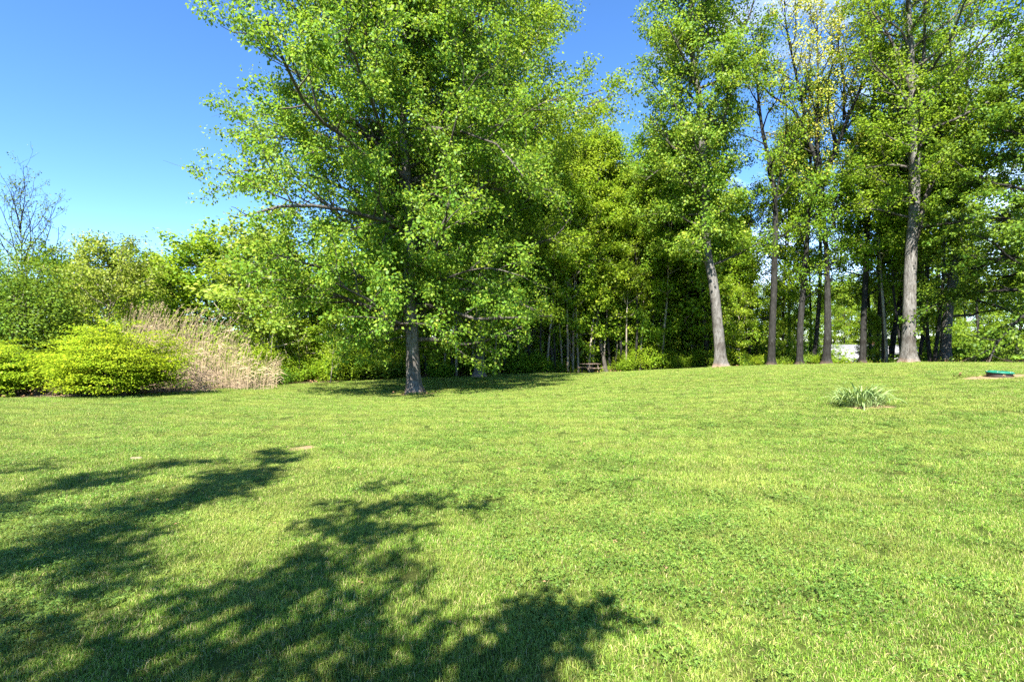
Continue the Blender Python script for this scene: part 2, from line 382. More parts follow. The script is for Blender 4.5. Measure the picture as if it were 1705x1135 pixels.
def side_dir(rng, tan, ang, flat=0.5):
    ax = unit(rng.normal(0, 1, 3) + np.array([0, 0, flat * (1 if rng.rand() < .5 else -1) * 2]))
    ax = unit(ax - tan * np.dot(ax, tan))
    return rot(tan, ax, ang)
def grow(seed, trunk, r0, env, z0, n_limbs, leaf_n, leaf_size, el=(0.15, 0.95), extra=(), sub_n=7, twig_n=6, twig_len=0.7, sig=0.16, up=0.03, wob=0.13,
         limb_r=0.32, r_top=0.12, flat=0.5, flare=0.9, upright_leaf=0.6, top_fill=True, lscale=(0.75, 1.08), sides=18, skirt=None, tmin=0.25, bare=0.0, sub_len=1.0, skew=0.0, clip=None, inner=0):
    """trunk: control points from the base at the origin; env(h) -> crown radius. Returns trunk, limb and leaf arrays."""
    rng = RS(seed)
    tp = catmull(trunk, max(14, int(len(trunk) * 5)))
    s = np.linspace(0, 1, len(tp)); H = tp[-1, 2]
    tr = r0 * ((1 - s) ** 0.8 * (1 - r_top) + r_top)
    low = np.array([[0, 0, -0.25], [0, 0, -0.05], [0, 0, 0.0]])
    hz = np.array([0.08, 0.18, 0.32, 0.55, 0.9])
    hz = hz[hz < tp[1, 2] + tp[2, 2]]
    ins = np.stack([np.interp(hz, tp[:, 2], tp[:, 0]), np.interp(hz, tp[:, 2], tp[:, 1]), hz], -1)
    keep = tp[:, 2] > (hz[-1] + 0.15 if len(hz) else 0.1)
    tpp = np.concatenate([low, ins, tp[keep]]); trr = np.concatenate([[r0] * 3, np.interp(hz, tp[:, 2], tr), tr[keep]])
    ph = rng.rand(4) * 6.28
    def lobes(p, t):
        f = flare * np.exp(-np.maximum(p[:, 2], 0) / (0.9 * r0 + 0.06))[:, None]
        lump = 0.045 * np.sin(3 * t + ph[2] + p[:, 2:3] * 1.3) + 0.03 * np.sin(7 * t + p[:, 2:3] * 2.1)
        return 1 + f * (0.62 + 0.38 * np.sin(5 * t[None] + ph[0]) + 0.2 * np.sin(3 * t[None] + ph[1])) + lump
    mt = MB(); mt.tube(tpp, trr, sides, cap=False, lobes=lobes)
    ml = MB()
    tw_pts = []; tw_dir = []; tw_w = []
    axis_xy = lambda h: np.array([np.interp(h, tp[:, 2], tp[:, 0]), np.interp(h, tp[:, 2], tp[:, 1]), h])
    def inside(p):
        if not clip: return True
        a0 = axis_xy(p[2]); dx = p[0] - a0[0]; r_ = math.hypot(dx, p[1] - a0[1])
        return r_ < env(p[2]) * (1 + skew * dx / max(r_, .01)) * clip * 0.97
    limbs = []
    for pth, rr in extra:
        lp = catmull(pth, 12); limbs.append((lp, rr * np.linspace(1, 0.25, 12), 1.0))
    for q in range(n_limbs):
        f = (q + rng.rand() * 0.9) / n_limbs
        h = z0 + (H - z0) * f ** 0.95
        az = q * 2.39996 + rng.normal(0, 0.35)
        e = el[0] + (el[1] - el[0]) * f + rng.normal(0, 0.1)
        e = min(e, 1.35)
        R = env(h + 0.25 * env(h)) if f < 0.9 else max(env(h), 0.8)
        R *= 1 + skew * math.cos(az)
        Ln = max(R, 0.4) / max(math.cos(e), 0.35) * rng.uniform(*lscale)
        d = np.array([math.cos(az) * math.cos(e), math.sin(az) * math.cos(e), math.sin(e)])
        lp = branch(rng, axis_xy(h), d, Ln, 9, wob, up if f > 0.18 else up - 0.05)
        rr = np.interp(h, tp[:, 2], tr) * min(0.62, limb_r + 0.1 * rng.rand()) + 0.012
        rr = min(rr, 0.02 + 0.016 * Ln)
        limbs.append((lp, rr * np.linspace(1, 0.22, 9) + 0.004, 1.0))
    for q in range(inner):                               # short leafy shoots close to the trunk
        h = z0 * 0.8 + (H * 0.85 - z0 * 0.8) * (q + rng.rand()) / inner; az = q * 2.39996 + 1.0; e = rng.uniform(-0.1, 0.7)
        lp = branch(rng, axis_xy(h), (math.cos(az) * math.cos(e), math.sin(az) * math.cos(e), math.sin(e)), rng.uniform(1.0, 2.6), 6, wob, up)
        limbs.append((lp, np.linspace(0.028, 0.008, 6), 1.0))
    if top_fill:
        limbs.append((tp[-5:], np.linspace(tr[-5], tr[-1], 5), 1.0))
    for pth, rr in skirt or ():
        limbs.append((pth, rr, 1.0))
    for lp, lr, wgt in limbs:
        kk = 4
        while kk < len(lp) and inside(lp[kk]): kk += 1
        lp, lr = lp[:kk], lr[:kk]
        ml.tube(lp, lr, 6, cap=False)
        Ll = np.linalg.norm(np.diff(lp, axis=0), axis=1).sum()
        tan = unit(np.gradient(lp, axis=0))
        ns = max(3, int(sub_n * (0.6 + 0.12 * Ll)))
        for q in range(ns):
            t = tmin + (1 - tmin) * (q + rng.rand()) / ns
            ix = t * (len(lp) - 1); i0 = min(int(ix), len(lp) - 2); u = ix - i0
            p = lp[i0] * (1 - u) + lp[i0 + 1] * u; tg = tan[i0]
            d = side_dir(rng, tg, rng.uniform(0.45, 1.0), flat)
            sl = ((0.42 - 0.2 * t) * Ll * rng.uniform(0.6, 1.15) + 0.3) * sub_len
            sp = branch(rng, p, d, sl, 6, wob * 1.1, up * 1.3)
            if not inside(sp[3]): sp = p + (sp - p) * 0.5
            sr = max(0.5 * np.interp(t, [0, 1], [lr[0], lr[-1]]), 0.006)
            ml.tube(sp, sr * np.linspace(1, 0.3, 6) + 0.002, 4, cap=False)
            stn = unit(np.gradient(sp, axis=0))
            nt_ = max(2, int(twig_n * (0.5 + 0.25 * sl)))
            for w in range(nt_):
                t2 = 0.25 + 0.75 * (w + rng.rand()) / nt_
                ix = t2 * 5; i1 = min(int(ix), 4); u = ix - i1
                p2 = sp[i1] * (1 - u) + sp[i1 + 1] * u
                d2 = side_dir(rng, stn[i1], rng.uniform(0.3, 1.0), flat)
                tl = twig_len * rng.uniform(0.5, 1.2)
                if not inside(p2): continue
                tpt = branch(rng, p2, d2, tl, 4, 0.15, up)
                ml.tube(tpt[[0, 1, 3]], (0.007, 0.005, 0.003), 3, cap=False)
                if rng.rand() >= bare:
                    tw_pts.append(tpt); tw_dir.append(d2)
    T = np.array(tw_pts); D = np.array(tw_dir)
    wt = rng.uniform(0.3, 1.0, len(T)); wt /= wt.sum()
    idx = rng.choice(len(T), leaf_n, p=wt)
    u = rng.rand(leaf_n) ** 0.7 * 3; i0 = np.minimum(u.astype(int), 2); f = (u - i0)[:, None]
    pos = T[idx, i0] * (1 - f) + T[idx, i0 + 1] * f
    off = rng.normal(0, 1, (leaf_n, 3)); pos = pos + off * sig * np.array([1, 1, 0.7])
    nor = np.array([0, 0, upright_leaf * 0.6]) + 0.3 * unit(off) + rng.normal(0, 0.5, (leaf_n, 3))
    nor[:, :2] += 0.3 * unit(pos[:, :2] - T[:, 0, :2].mean(0))
    ax = unit(off) * 0.6 + D[idx] * 0.5 + rng.normal(0, 0.45, (leaf_n, 3)) + np.array([0, 0, -0.25])
    size = leaf_size * rng.uniform(0.6, 1.25, leaf_n)
    ok = pos[:, 2] > 0.25
    if clip:                                             # no sprig far outside the crown's outline
        axy = np.stack([np.interp(pos[:, 2], tp[:, 2], tp[:, 0]), np.interp(pos[:, 2], tp[:, 2], tp[:, 1])], -1)
        er = np.array([env(h) for h in np.linspace(0, H + 4, 60)]); er = np.interp(pos[:, 2], np.linspace(0, H + 4, 60), er)
        dx = pos[:, :2] - axy; rr_ = np.hypot(dx[:, 0], dx[:, 1]); ca = dx[:, 0] / np.maximum(rr_, .01)
        ok &= rr_ < er * (1 + skew * ca) * clip * rng.uniform(0.9, 1.08, len(T))[idx]
    return mt, ml, (pos[ok], nor[ok], ax[ok], size[ok])
def make_tree(name, loc, grown, bark, leafm, width=0.72, rz=0.0, leaf2=None):
    mt, ml, (p, n, a, s) = grown
    root = empty(name, loc, rz)
    tk = mt.build('trunk', bark, root, True)
    ml.build('limbs', BARK_LIMB if bark is BARK_GREY else bark, root, True)
    link_mesh('crown', leaf_mesh('crown', p, n, a, s, leafm, width), root)
    if leaf2 is not None:
        p2, n2, a2, s2, m2 = leaf2
        link_mesh('blossom', leaf_mesh('blossom', p2, n2, a2, s2, m2, 0.7), root)
    return root
def pixpath(path, Y, depth=None):
    """trunk line from pixels at depth Y, relative to its base on the ground"""
    P = np.array([P3(px, py, Y) for px, py in path])
    base = np.array([P[0, 0], Y, g1(P[0, 0], Y)])
    P -= base; P[0, 2] = 0.0
    if depth is not None: P[:, 1] += np.interp(np.arange(len(P)), np.linspace(0, len(P) - 1, len(depth)), depth)
    return base, P
def rel(path, Y, base): return np.array([P3(px, py, Y) for px, py in path]) - base
def envf(hs, rs): return lambda h: float(np.interp(h, hs, rs))

# ---- the big maple on the lawn
base, P = pixpath([(690, 655), (687, 600), (684, 540), (681, 430), (676, 300), (669, 180), (674, 80), (678, 0), (682, -130)], 20.5, [0, .1, .2, .1, 0])
ex = [(rel([(684, 520), (640, 480), (600, 462), (560, 480), (520, 490)], 20.5, base) + np.array([[0, 0, 0], [0, -.4, 0], [0, -1, 0], [0, -1.6, 0], [0, -2, 0]]), 0.07),
      (rel([(676, 300), (620, 230), (550, 165), (480, 110), (430, 80)], 20.5, base), 0.09),
      (rel([(678, 380), (600, 330), (510, 300), (440, 300), (400, 310)], 20.5, base) + np.array([[0, 0, 0], [0, -.5, 0], [0, -1, 0], [0, -1.2, 0], [0, -1.4, 0]]), 0.08),
      (rel([(674, 260), (600, 220), (510, 190), (460, 190), (425, 180)], 20.5, base) + np.array([[0, 0, 0], [0, .5, 0], [0, 1, 0], [0, 1.2, 0], [0, 1.4, 0]]), 0.08),
      (rel([(669, 160), (690, 90), (702, 40), (705, -60)], 20.5, base), 0.10),
      (rel([(680, 420), (740, 340), (800, 310), (860, 300)], 20.5, base), 0.08),
      (rel([(684, 500), (750, 465), (820, 455), (870, 470)], 20.5, base) + np.array([[0, 0, 0], [0, -.6, 0], [0, -1.4, 0], [0, -1.8, 0]]), 0.06),
      (rel([(685, 530), (740, 500), (800, 495), (850, 510)], 20.5, base) + np.array([[0, 0, 0], [0, .6, 0], [0, 1.4, 0], [0, 1.8, 0]]), 0.05),
      (rel([(669, 170), (620, 90), (560, 10), (500, -60)], 20.5, base), 0.08)]
g = grow(11, P, 0.28, envf([1, 2.5, 4.5, 7.5, 12, 15, 17.5, 19.5], [3.8, 4.9, 6.1, 7.2, 7.5, 7.4, 6.0, 2.0]), 2.0, 66, 240000, 0.122, inner=34,
         el=(0.02, 0.95), extra=ex, sub_n=9, twig_n=6, twig_len=0.75, sig=0.15, up=0.02, wob=0.17, tmin=0.04, clip=1.05, skew=-0.06)
t1 = make_tree('maple_tree', base, g, BARK_GREY, LEAF_MAPLE)
tag(t1, 'large spreading maple standing alone on the lawn in its own dappled shade', 'tree')
# ---- the second tall tree behind it
base, P = pixpath([(797, 613), (800, 560), (805, 400), (803, 300), (806, 200), (800, 80), (800, -60), (802, -160)], 29.0)
ex = [(rel([(803, 300), (822, 270), (850, 262), (900, 262)], 29, base), 0.09),
      (rel([(804, 320), (770, 250), (740, 170), (720, 90)], 29, base), 0.09),
      (rel([(806, 200), (870, 170), (950, 165), (1005, 150)], 29, base), 0.08),
      (rel([(804, 260), (880, 230), (960, 210), (1010, 185)], 29, base) + np.array([[0, 0, 0], [0, -1, 0], [0, -2, 0], [0, -2, 0]]), 0.07),
      (rel([(803, 140), (860, 70), (890, 20), (920, -30)], 29, base), 0.08)]
g = grow(23, P, 0.27, envf([1, 4, 8, 13, 19, 23, 25], [3.2, 4.6, 5.6, 5.7, 5.0, 3.6, 1.4]), 3.0, 48, 100000, 0.15, inner=14,
         el=(0.1, 1.05), extra=ex, sub_n=8, twig_n=6, twig_len=0.8, sig=0.22, up=0.04, tmin=0.1)
t2 = make_tree('tall_tree', base, g, BARK_GREY, LEAF_FOREST)
tag(t2, 'tall leafy tree just behind the lone maple, trunk in the shrubs at the wood edge', 'tree')
# ---- the tulip tree with the crooked pale trunk
base, P = pixpath([(1200, 611), (1197, 560), (1192, 510), (1186, 465), (1178, 425), (1175, 370), (1174, 320), (1171, 270), (1166, 180), (1152, 80), (1150, -40), (1152, -140)], 29.5)
ex = [(rel([(1171, 275), (1190, 230), (1212, 180), (1215, 110)], 29.5, base), 0.13),
      (rel([(1170, 280), (1140, 262), (1112, 236), (1090, 200)], 29.5, base), 0.11),
      (rel([(1174, 330), (1140, 290), (1105, 280), (1075, 300)], 29.5, base), 0.07),
      (rel([(1215, 120), (1230, 70), (1250, 20), (1262, -40)], 29.5, base), 0.08)]
g = grow(37, P, 0.30, envf([4, 8, 10, 13, 18, 22, 25.5], [2.4, 3.0, 3.3, 3.7, 3.7, 3.0, 1.2]), 5.5, 44, 76000, 0.15, inner=12,
         el=(0.3, 1.1), extra=ex, sub_n=8, twig_n=6, twig_len=0.7, sig=0.2, up=0.05, r_top=0.2, tmin=0.1)
t3 = make_tree('tulip_tree', base, g, BARK_GREY, LEAF_MAPLE)
tag(t3, 'tall tulip tree with a bare pale trunk that kinks left halfway up', 'tree')
# ---- the big tree on the right with the straight pale trunk
base, P = pixpath([(1513, 604), (1513, 560), (1514, 500), (1517, 430), (1522, 340), (1524, 270), (1521, 190), (1517, 100), (1512, 0), (1508, -140)], 27.0)
ex = [(rel([(1524, 400), (1545, 320), (1572, 260), (1600, 210), (1640, 150)], 27, base), 0.15),
      (rel([(1524, 260), (1534, 180), (1538, 90), (1542, -40)], 27, base), 0.14),
      (rel([(1600, 210), (1640, 215), (1690, 200), (1740, 170)], 27, base), 0.08),
      (rel([(1520, 160), (1480, 60), (1440, 0), (1410, -60)], 27, base), 0.09)]
g = grow(41, P, 0.32, envf([3, 6, 10, 14, 18, 22, 24], [3.0, 4.2, 4.6, 4.8, 4.8, 4.0, 2]), 7.0, 38, 54000, 0.138, inner=8, skew=0.4, clip=1.15,
         el=(0.3, 1.0), extra=ex, sub_n=8, twig_n=6, twig_len=0.75, sig=0.16, up=0.04)
t4 = make_tree('tall_tree', base, g, BARK_GREY, LEAF_FOREST)
tag(t4, 'big tree with the thickest straight grey trunk, at right, forking to the right', 'tree')
# ---- the wood's right-hand stems
SPEC = [
 # name, label, Y, path, r0, env hs, env rs, z0, limbs, leaves, bark, leaf mat, extra, el
 ('slender_tree', 'dark slender trunk right of the kinked pale trunk, forked and thinly leaved at its top', 31.0,
  [(1284, 608), (1287, 520), (1290, 420), (1290, 330), (1283, 280), (1269, 215), (1262, 150), (1258, 60)], 0.21, [6, 9, 12, 16, 19], [1.0, 1.8, 2.2, 2.0, .8], 5.0, 18, 6500, BARK_DARK, LEAF_FOREST,
  [([(1290, 335), (1300, 290), (1306, 250), (1310, 180)], 0.08)], (0.5, 1.1)),
 ('slender_tree', 'dark trunk left of the yellow-flowering tree, leaning slightly right as it rises', 31.5,
  [(1331, 608), (1333, 540), (1340, 450), (1347, 350), (1350, 280), (1346, 200), (1348, 140)], 0.19, [5, 9, 13, 16, 17], [1.5, 2.2, 1.8, 1.0, .5], 4.0, 20, 8000, BARK_DARK, LEAF_FOREST, [], (0.2, 1.0)),
 ('slender_tree', 'thin dark trunk close behind the left side of the yellow-flowering tree', 34.0,
  [(1354, 607), (1361, 540), (1366, 450), (1365, 350), (1363, 250), (1364, 170)], 0.14, [5, 9, 13, 16, 17], [1.5, 2.2, 1.8, 1.0, .5], 4.0, 20, 7500, BARK_DARK, LEAF_FOREST, [], (0.2, 1.0)),
 ('slender_tree', 'dark trunk standing between the yellow-flowering tree and the thickest grey trunk', 31.0,
  [(1436, 607), (1438, 540), (1441, 460), (1447, 340), (1453, 250), (1456, 150), (1458, 0), (1460, -90)], 0.17, [4, 8, 13, 18, 23], [2.0, 2.6, 2.4, 1.8, .8], 4.0, 26, 13000, BARK_DARK, LEAF_FOREST, [], (0.2, 1.0)),
 ('slender_tree', 'thin dark trunk second left of the thickest grey trunk', 33.5,
  [(1461, 606), (1463, 540), (1467, 460), (1471, 380), (1476, 280), (1480, 180)], 0.13, [4, 8, 12, 17], [1.8, 2.6, 2.8, 1], 3.5, 22, 10000, BARK_DARK, LEAF_FOREST, [], (0.15, 1.0)),
 ('leaning_tree', 'dark thin trunk leaning right until it passes behind the thickest grey trunk', 32.0,
  [(1483, 606), (1491, 540), (1502, 480), (1513, 420), (1526, 330), (1540, 220)], 0.15, [4, 8, 12, 16], [1.8, 2.6, 2.8, 1], 4.0, 20, 9000, BARK_DARK, LEAF_FOREST, [], (0.2, 1.0)),
 ('slender_tree', 'dark trunk just right of and behind the thickest grey trunk', 34.0,
  [(1540, 603), (1537, 520), (1534, 420), (1540, 320), (1552, 200), (1560, 80)], 0.18, [4, 8, 13, 18, 21], [2.5, 3.4, 3.8, 3.0, 1], 3.0, 28, 17000, BARK_DARK, LEAF_DARK, [], (0.1, 1.0)),
 ('forked_tree', 'stout dappled trunk right of the thickest one, forking low into a wide dark crown', 29.0,
  [(1573, 601), (1577, 540), (1583, 480), (1592, 420), (1602, 330), (1608, 220), (1612, 90)], 0.26, [2, 5, 9, 13, 17, 19], [3.0, 4.2, 4.8, 4.6, 3.5, 1], 2.4, 34, 34000, BARK_GREY, LEAF_FOREST,
  [([(1585, 470), (1610, 448), (1640, 436), (1690, 425)], 0.09)], (0.0, 0.95)),
 ('slender_tree', 'dark trunk close behind the left side of the kinked pale trunk', 36.0,
  [(1180, 613), (1173, 540), (1167, 450), (1165, 350), (1168, 250)], 0.17, [4, 8, 12, 17], [1.8, 3.0, 3.4, 1], 3.5, 26, 13000, BARK_DARK, LEAF_FOREST, [], (0.1, 1.0)),
]
sd = 50
for nm, lab, Y, path, r0, hs, rs, z0, nl, lf, bk, lm, exs, el in SPEC:
    sd += 1
    base, P = pixpath(path, Y)
    ex = [(rel(p, Y, base), r) for p, r in exs]
    g = grow(sd, P, r0, envf(hs, rs), z0, nl, int(lf * .72), 0.15, el=el, extra=ex, sub_n=7, twig_n=5, twig_len=0.7, sig=0.17, up=0.04, wob=0.17)
    tag(make_tree(nm, base, g, bk, lm), lab, 'tree', 'tall stems along the right edge of the wood')
# ---- the tree with yellow blossom at its top
base, P = pixpath([(1376, 608), (1378, 540), (1377, 450), (1373, 370), (1370, 315), (1367, 285)], 30.5)
Y = 30.5
ex = [(rel([(1368, 300), (1350, 230), (1330, 180), (1290, 145), (1258, 95)], Y, base), 0.12),
      (rel([(1370, 310), (1392, 240), (1412, 180), (1442, 110), (1468, 40)], Y, base), 0.13),
      (rel([(1368, 300), (1366, 220), (1375, 150), (1380, 70), (1385, -10)], Y, base), 0.12),
      (rel([(1340, 190), (1315, 110), (1295, 40), (1290, -20)], Y, base), 0.08),
      (rel([(1405, 200), (1412, 130), (1410, 60), (1425, -10)], Y, base), 0.08),
      (rel([(1375, 400), (1400, 330), (1420, 290), (1440, 270)], Y, base), 0.06)]
ex = [(p + np.outer(np.linspace(0, 1, len(p)), [0, dy, 0]), r) for (p, r), dy in zip(ex, (1.0, -1.0, 1.5, -1.2, 1.2, -1.5))]
g = grow(71, P, 0.22, envf([5, 8, 11], [1.4, 2.0, 2.2]), 4.2, 12, 27000, 0.12, el=(0.3, 0.9), extra=ex, sub_n=13, twig_n=7, twig_len=0.8, sig=0.13, up=0.06, wob=0.2, tmin=0.15)
mt, ml, (p, n, a, s) = g
hi = p[:, 2] > 12.5 + RS(3).normal(0, 1.2, len(p))
rk = RS(4).rand(len(p))
kb = hi & (rk < 0.9); kg = (~hi) & (rk < 0.8)
t7 = make_tree('flowering_tree', base, (mt, ml, (p[kg], n[kg], a[kg], s[kg])), BARK_DARK, LEAF_FOREST, leaf2=(p[kb], n[kb], a[kb], s[kb] * 1.1, LEAF_BLOSSOM))
tag(t7, 'tall tree with a thin airy top dusted in yellow blossom against the sky', 'tree')
# ---- the layered dark-leaved tree whose branches sweep in from the right edge
Y = 23.0
base = np.array([PX(1765, Y), Y, 0]); base[2] = g1(base[0], Y)
P = np.array([[0, 0, 0], [0.1, 0, 2], [-0.1, .1, 5], [0, 0, 9], [.2, 0, 13]], float)
g = grow(81, P, 0.3, envf([0.5, 2, 5, 8, 11, 13], [4.2, 5.0, 5.2, 4.6, 3.2, 1]), 1.2, 44, 64000, 0.14, el=(-0.12, 0.9), sub_n=8, twig_n=6, twig_len=0.75, sig=0.12, up=-0.005, flat=1.0, upright_leaf=1.1)
t14 = make_tree('beech_tree', base, g, BARK_DARK, LEAF_DARK)
tag(t14, 'dark green tree at the right edge with layered boughs sweeping to the ground', 'tree')

# ------------------------------------------------------------------ trees of the wood: a few kinds, copied
def proto(seed, H, r0, hs, rs, z0, nl, lf, ls, bark, lm, el=(0.15, 1.0), lean=0.2, **kw):
    r = RS(seed)
    n = 6
    P = np.stack([np.cumsum(np.append(0, r.normal(0, lean, n - 1))), np.cumsum(np.append(0, r.normal(0, lean, n - 1))), np.linspace(0, H, n)], -1)
    g = grow(seed, P, r0, envf(hs, rs), z0, nl, lf, ls, el=el, sides=10, **kw)
    return make_tree('forest_tree', (0, 0, 0), g, bark, lm)
KW = dict(sub_n=6, twig_n=5, twig_len=0.8, sig=0.2, up=0.04, wob=0.16)
PF = [proto(101, 18, 0.17, [3, 6, 10, 15, 18], [2.2, 3.0, 3.3, 2.6, .8], 3.2, 30, 15000, 0.18, BARK_DARK, LEAF_FOREST, **KW),
      proto(102, 20, 0.19, [5, 9, 13, 17, 20], [2.0, 2.8, 3.2, 2.4, .8], 5.0, 30, 15000, 0.19, BARK_DARK, LEAF_LIME, **KW),
      proto(103, 16, 0.14, [2, 5, 9, 13, 16], [1.8, 2.8, 2.9, 2.0, .6], 2.2, 30, 14000, 0.18, BARK_LIMB, LEAF_LIME, **KW)]
PS = [proto(111, 6.5, 0.05, [0.8, 2, 4, 5.5, 6.5], [0.9, 1.4, 1.6, 1.1, .3], 0.9, 24, 6400, 0.15, BARK_PALE, LEAF_LIME, lean=0.18, sub_n=4, twig_n=4, twig_len=0.5, sig=0.16, up=0.06, wob=0.16),
      proto(112, 8.0, 0.06, [2, 3.5, 5, 7, 8], [0.9, 1.4, 1.6, 1.1, .3], 1.8, 24, 6600, 0.15, BARK_PALE, LEAF_FOREST, lean=0.2, sub_n=4, twig_n=4, twig_len=0.5, sig=0.16, up=0.06, wob=0.16),
      proto(113, 7.0, 0.055, [0.6, 2, 4, 6, 7], [1.5, 2.0, 2.1, 1.3, .3], 0.6, 30, 9000, 0.15, BARK_DARK, LEAF_LIME, lean=0.2, sub_n=5, twig_n=4, twig_len=0.5, sig=0.17, up=0.05, wob=0.16)]
used = set()
def place(pr, px, Y, H, h0, lab, cat, group=None, name=None, rz=None, leaf=None, wide=1.0, seed=0):
    x = PX(px, Y); z = g1(x, Y) - 0.03
    r = RS(int(px * 7 + Y * 31 + seed) % 100000)
    rz = r.rand() * 6.28 if rz is None else rz
    k = H / h0
    o = copy_tree(pr, (x, Y, z), rz, (k * wide, k * wide, k), {'crown': leaf} if leaf else None)
    if name:
        o.name = name
    tag(o, lab, cat, group)
    return o
HF = [18, 20, 16]; HS = [6.5, 8.0, 7.0]
# stems one can pick out in the middle of the wood, left to right
MID = [(872, 35, 1, 17, 'dark stem at the wood edge well left of the picnic table'), (921, 36.5, 2, 15, 'pale slim stem a little left of the picnic table'),
       (948, 40, 0, 18, 'slim stem deeper in the wood behind the left end of the picnic table'), (986, 38.5, 1, 17.5, 'slim stem right behind the middle of the picnic table'),
       (1009, 36.8, 2, 16, 'darkest stem at the wood edge, just right of the picnic table'), (1019, 40.0, 2, 14.5, 'thin stem second to the right of the picnic table'),
       (1042, 38.5, 0, 16, 'slim stem midway between the picnic table and the kinked pale trunk'), (1062, 43, 1, 16, 'distant slim stem behind the gap right of the picnic table'),
       (1096, 38.5, 0, 17, 'slim stem behind the low bright shrubs, left of the kinked pale trunk'), (1130, 40, 2, 17, 'pale slim stem deeper in the wood, nearest left of the kinked pale trunk'),
       (760, 37, 0, 18, 'slim stem seen between the lone maple and the tall tree behind it'), (850, 38, 2, 16, 'slim stem just right of the tall tree behind the lone maple'),
       (655, 36, 2, 12, 'pale slim stem just left of the lone maple trunk'), (1245, 37, 0, 12, 'slim stem midway between the kinked pale trunk and the forked slender one')]
for px, Y, k, H, lab in MID:
    place(PF[k], px, Y, H, HF[k], lab, 'tree', 'slim trees in the middle of the wood', 'forest_tree')
rr = RS(5)
for q in range(30):                                    # deeper rows
    px = 560 + 1180 * (q + rr.rand() * 0.8) / 30
    Y = rr.uniform(42, 60)
    top = np.interp(px, [540, 640, 740, 860, 960, 1010, 1080, 1180, 1240, 1300, 1480, 1560, 1700], [440, 330, 200, 200, 260, 300, 240, 240, 400, 500, 500, 400, 330])
    H = (CY - top - rr.uniform(-10, 40)) / FPX * Y + CAM_H - g1(PX(px, Y), Y)
    if H < 3 or 1375 < px < 1445: continue
    k = rr.randint(3)
    place(PF[k], px, Y, H, HF[k], 'one of the crowded trees deep in the wood behind the front stems', 'tree', 'crowded trees deep in the wood', 'forest_tree', wide=min(1.5, max(1, 10 / H)), seed=q)
for q in range(40):                                    # young growth along the wood's edge
    px = 440 + 1120 * (q + rr.rand() * 0.9) / 40
    ye = np.interp(px, EDGE[:, 0], EDGE[:, 1])
    Y = ye + rr.uniform(1.8, 7.0)
    k = rr.randint(3)
    H = rr.uniform(4.0, 8.0) if px < 1240 else rr.uniform(2.5, 4.5)
    if px < 620: H = rr.uniform(4.0, 6.5)
    if 1380 < px < 1436 or 1462 < px < 1510: continue
    place(PS[k], px, Y, H, HS[k], 'thin young tree with light leaves among others along the edge of the wood', 'sapling', 'saplings along the edge of the wood', 'sapling', seed=q)
for q in range(26):                                    # taller young trees in front of the middle of the wood
    px = 835 + 345 * (q + rr.rand() * 0.9) / 26
    Y = np.interp(px, EDGE[:, 0], EDGE[:, 1]) + rr.uniform(2.0, 6.5); k = rr.randint(2)
    place(PS[k], px, Y, rr.uniform(6.5, 11.5), HS[k], 'taller young tree with light leaves packed with others in the middle of the wood', 'sapling', 'taller young trees in the middle of the wood', 'sapling', seed=q)
PP = [proto(121, 11, 0.075, [4, 6, 9, 11], [0.8, 1.6, 1.5, .4], 4.2, 20, 5200, 0.15, BARK_PALE, LEAF_LIME, lean=0.14, sub_n=4, twig_n=4, twig_len=0.5, sig=0.16, up=0.06, wob=0.16, flare=.3),
      proto(122, 12, 0.085, [5, 7, 10, 12], [0.8, 1.6, 1.5, .4], 5.2, 20, 5200, 0.15, BARK_DARK, LEAF_FOREST, lean=0.16, sub_n=4, twig_n=4, twig_len=0.5, sig=0.16, up=0.06, wob=0.16, flare=.3)]
for q in range(44):                                    # thin bare poles standing in front of the leaves
    px = 700 + 500 * (q + rr.rand() * 0.9) / 44 if q < 36 else rr.uniform(1440, 1560)
    Y = np.interp(px, EDGE[:, 0], EDGE[:, 1]) + rr.uniform(0.2, 1.6); k = rr.randint(2)
    place(PP[k], px, Y, rr.uniform(9, 13.5), (11, 12)[k], 'thin straight pole of a young tree, bare below, one of many at the wood edge', 'sapling', 'thin poles at the edge of the wood', 'pole_sapling', seed=q)
for px, Y, H in ((1303, 36, 16), (1319, 38, 17), (1349, 40, 16), (1449, 37, 18), (1477, 38, 17), (1502, 37, 18), (1556, 37, 17)):
    place(PF[1], px, Y, H, 20, 'slender dark stem among the thicker trunks at the right of the wood', 'tree', 'slender dark stems at the right of the wood', 'slender_tree', wide=.62)
for q, (px, Y, H) in enumerate([(1012, 39.5, 11), (1035, 41, 13), (1058, 40, 12), (1075, 38.6, 9.5), (1092, 41, 14), (1112, 39, 11), (1128, 41.5, 14), (1145, 38.5, 10), (1155, 42, 15), (1000, 43, 14), (1215, 36, 9), (1232, 38, 10.5)]):
    place(PF[2], px, Y, H, 16, 'mid-height lime-green tree filling the wood between the table and the kinked trunk', 'tree', 'mid-height lime-green trees of the wood', 'forest_tree', wide=1.45, seed=q)
# far trees that close the view low down behind the wood
for q in range(34):
    px = -150 + 2000 * (q + rr.rand() * 0.7) / 34
    Y = rr.uniform(75, 110)
    top = np.interp(px, [-150, 180, 230, 420, 640, 1000, 1240, 1300, 1500, 1560, 1850], [470, 450, 470, 455, 430, 380, 450, 480, 485, 430, 420])
    H = (CY - top - rr.uniform(-8, 25)) / FPX * Y + CAM_H - g1(PX(px, Y), Y)
    k = rr.randint(3)
    place(PF[k], px, Y, H, HF[k], 'one of the far trees closing the view behind the wood', 'tree', 'far trees behind the wood', 'forest_tree', wide=max(1.0, 13 / H), seed=q)

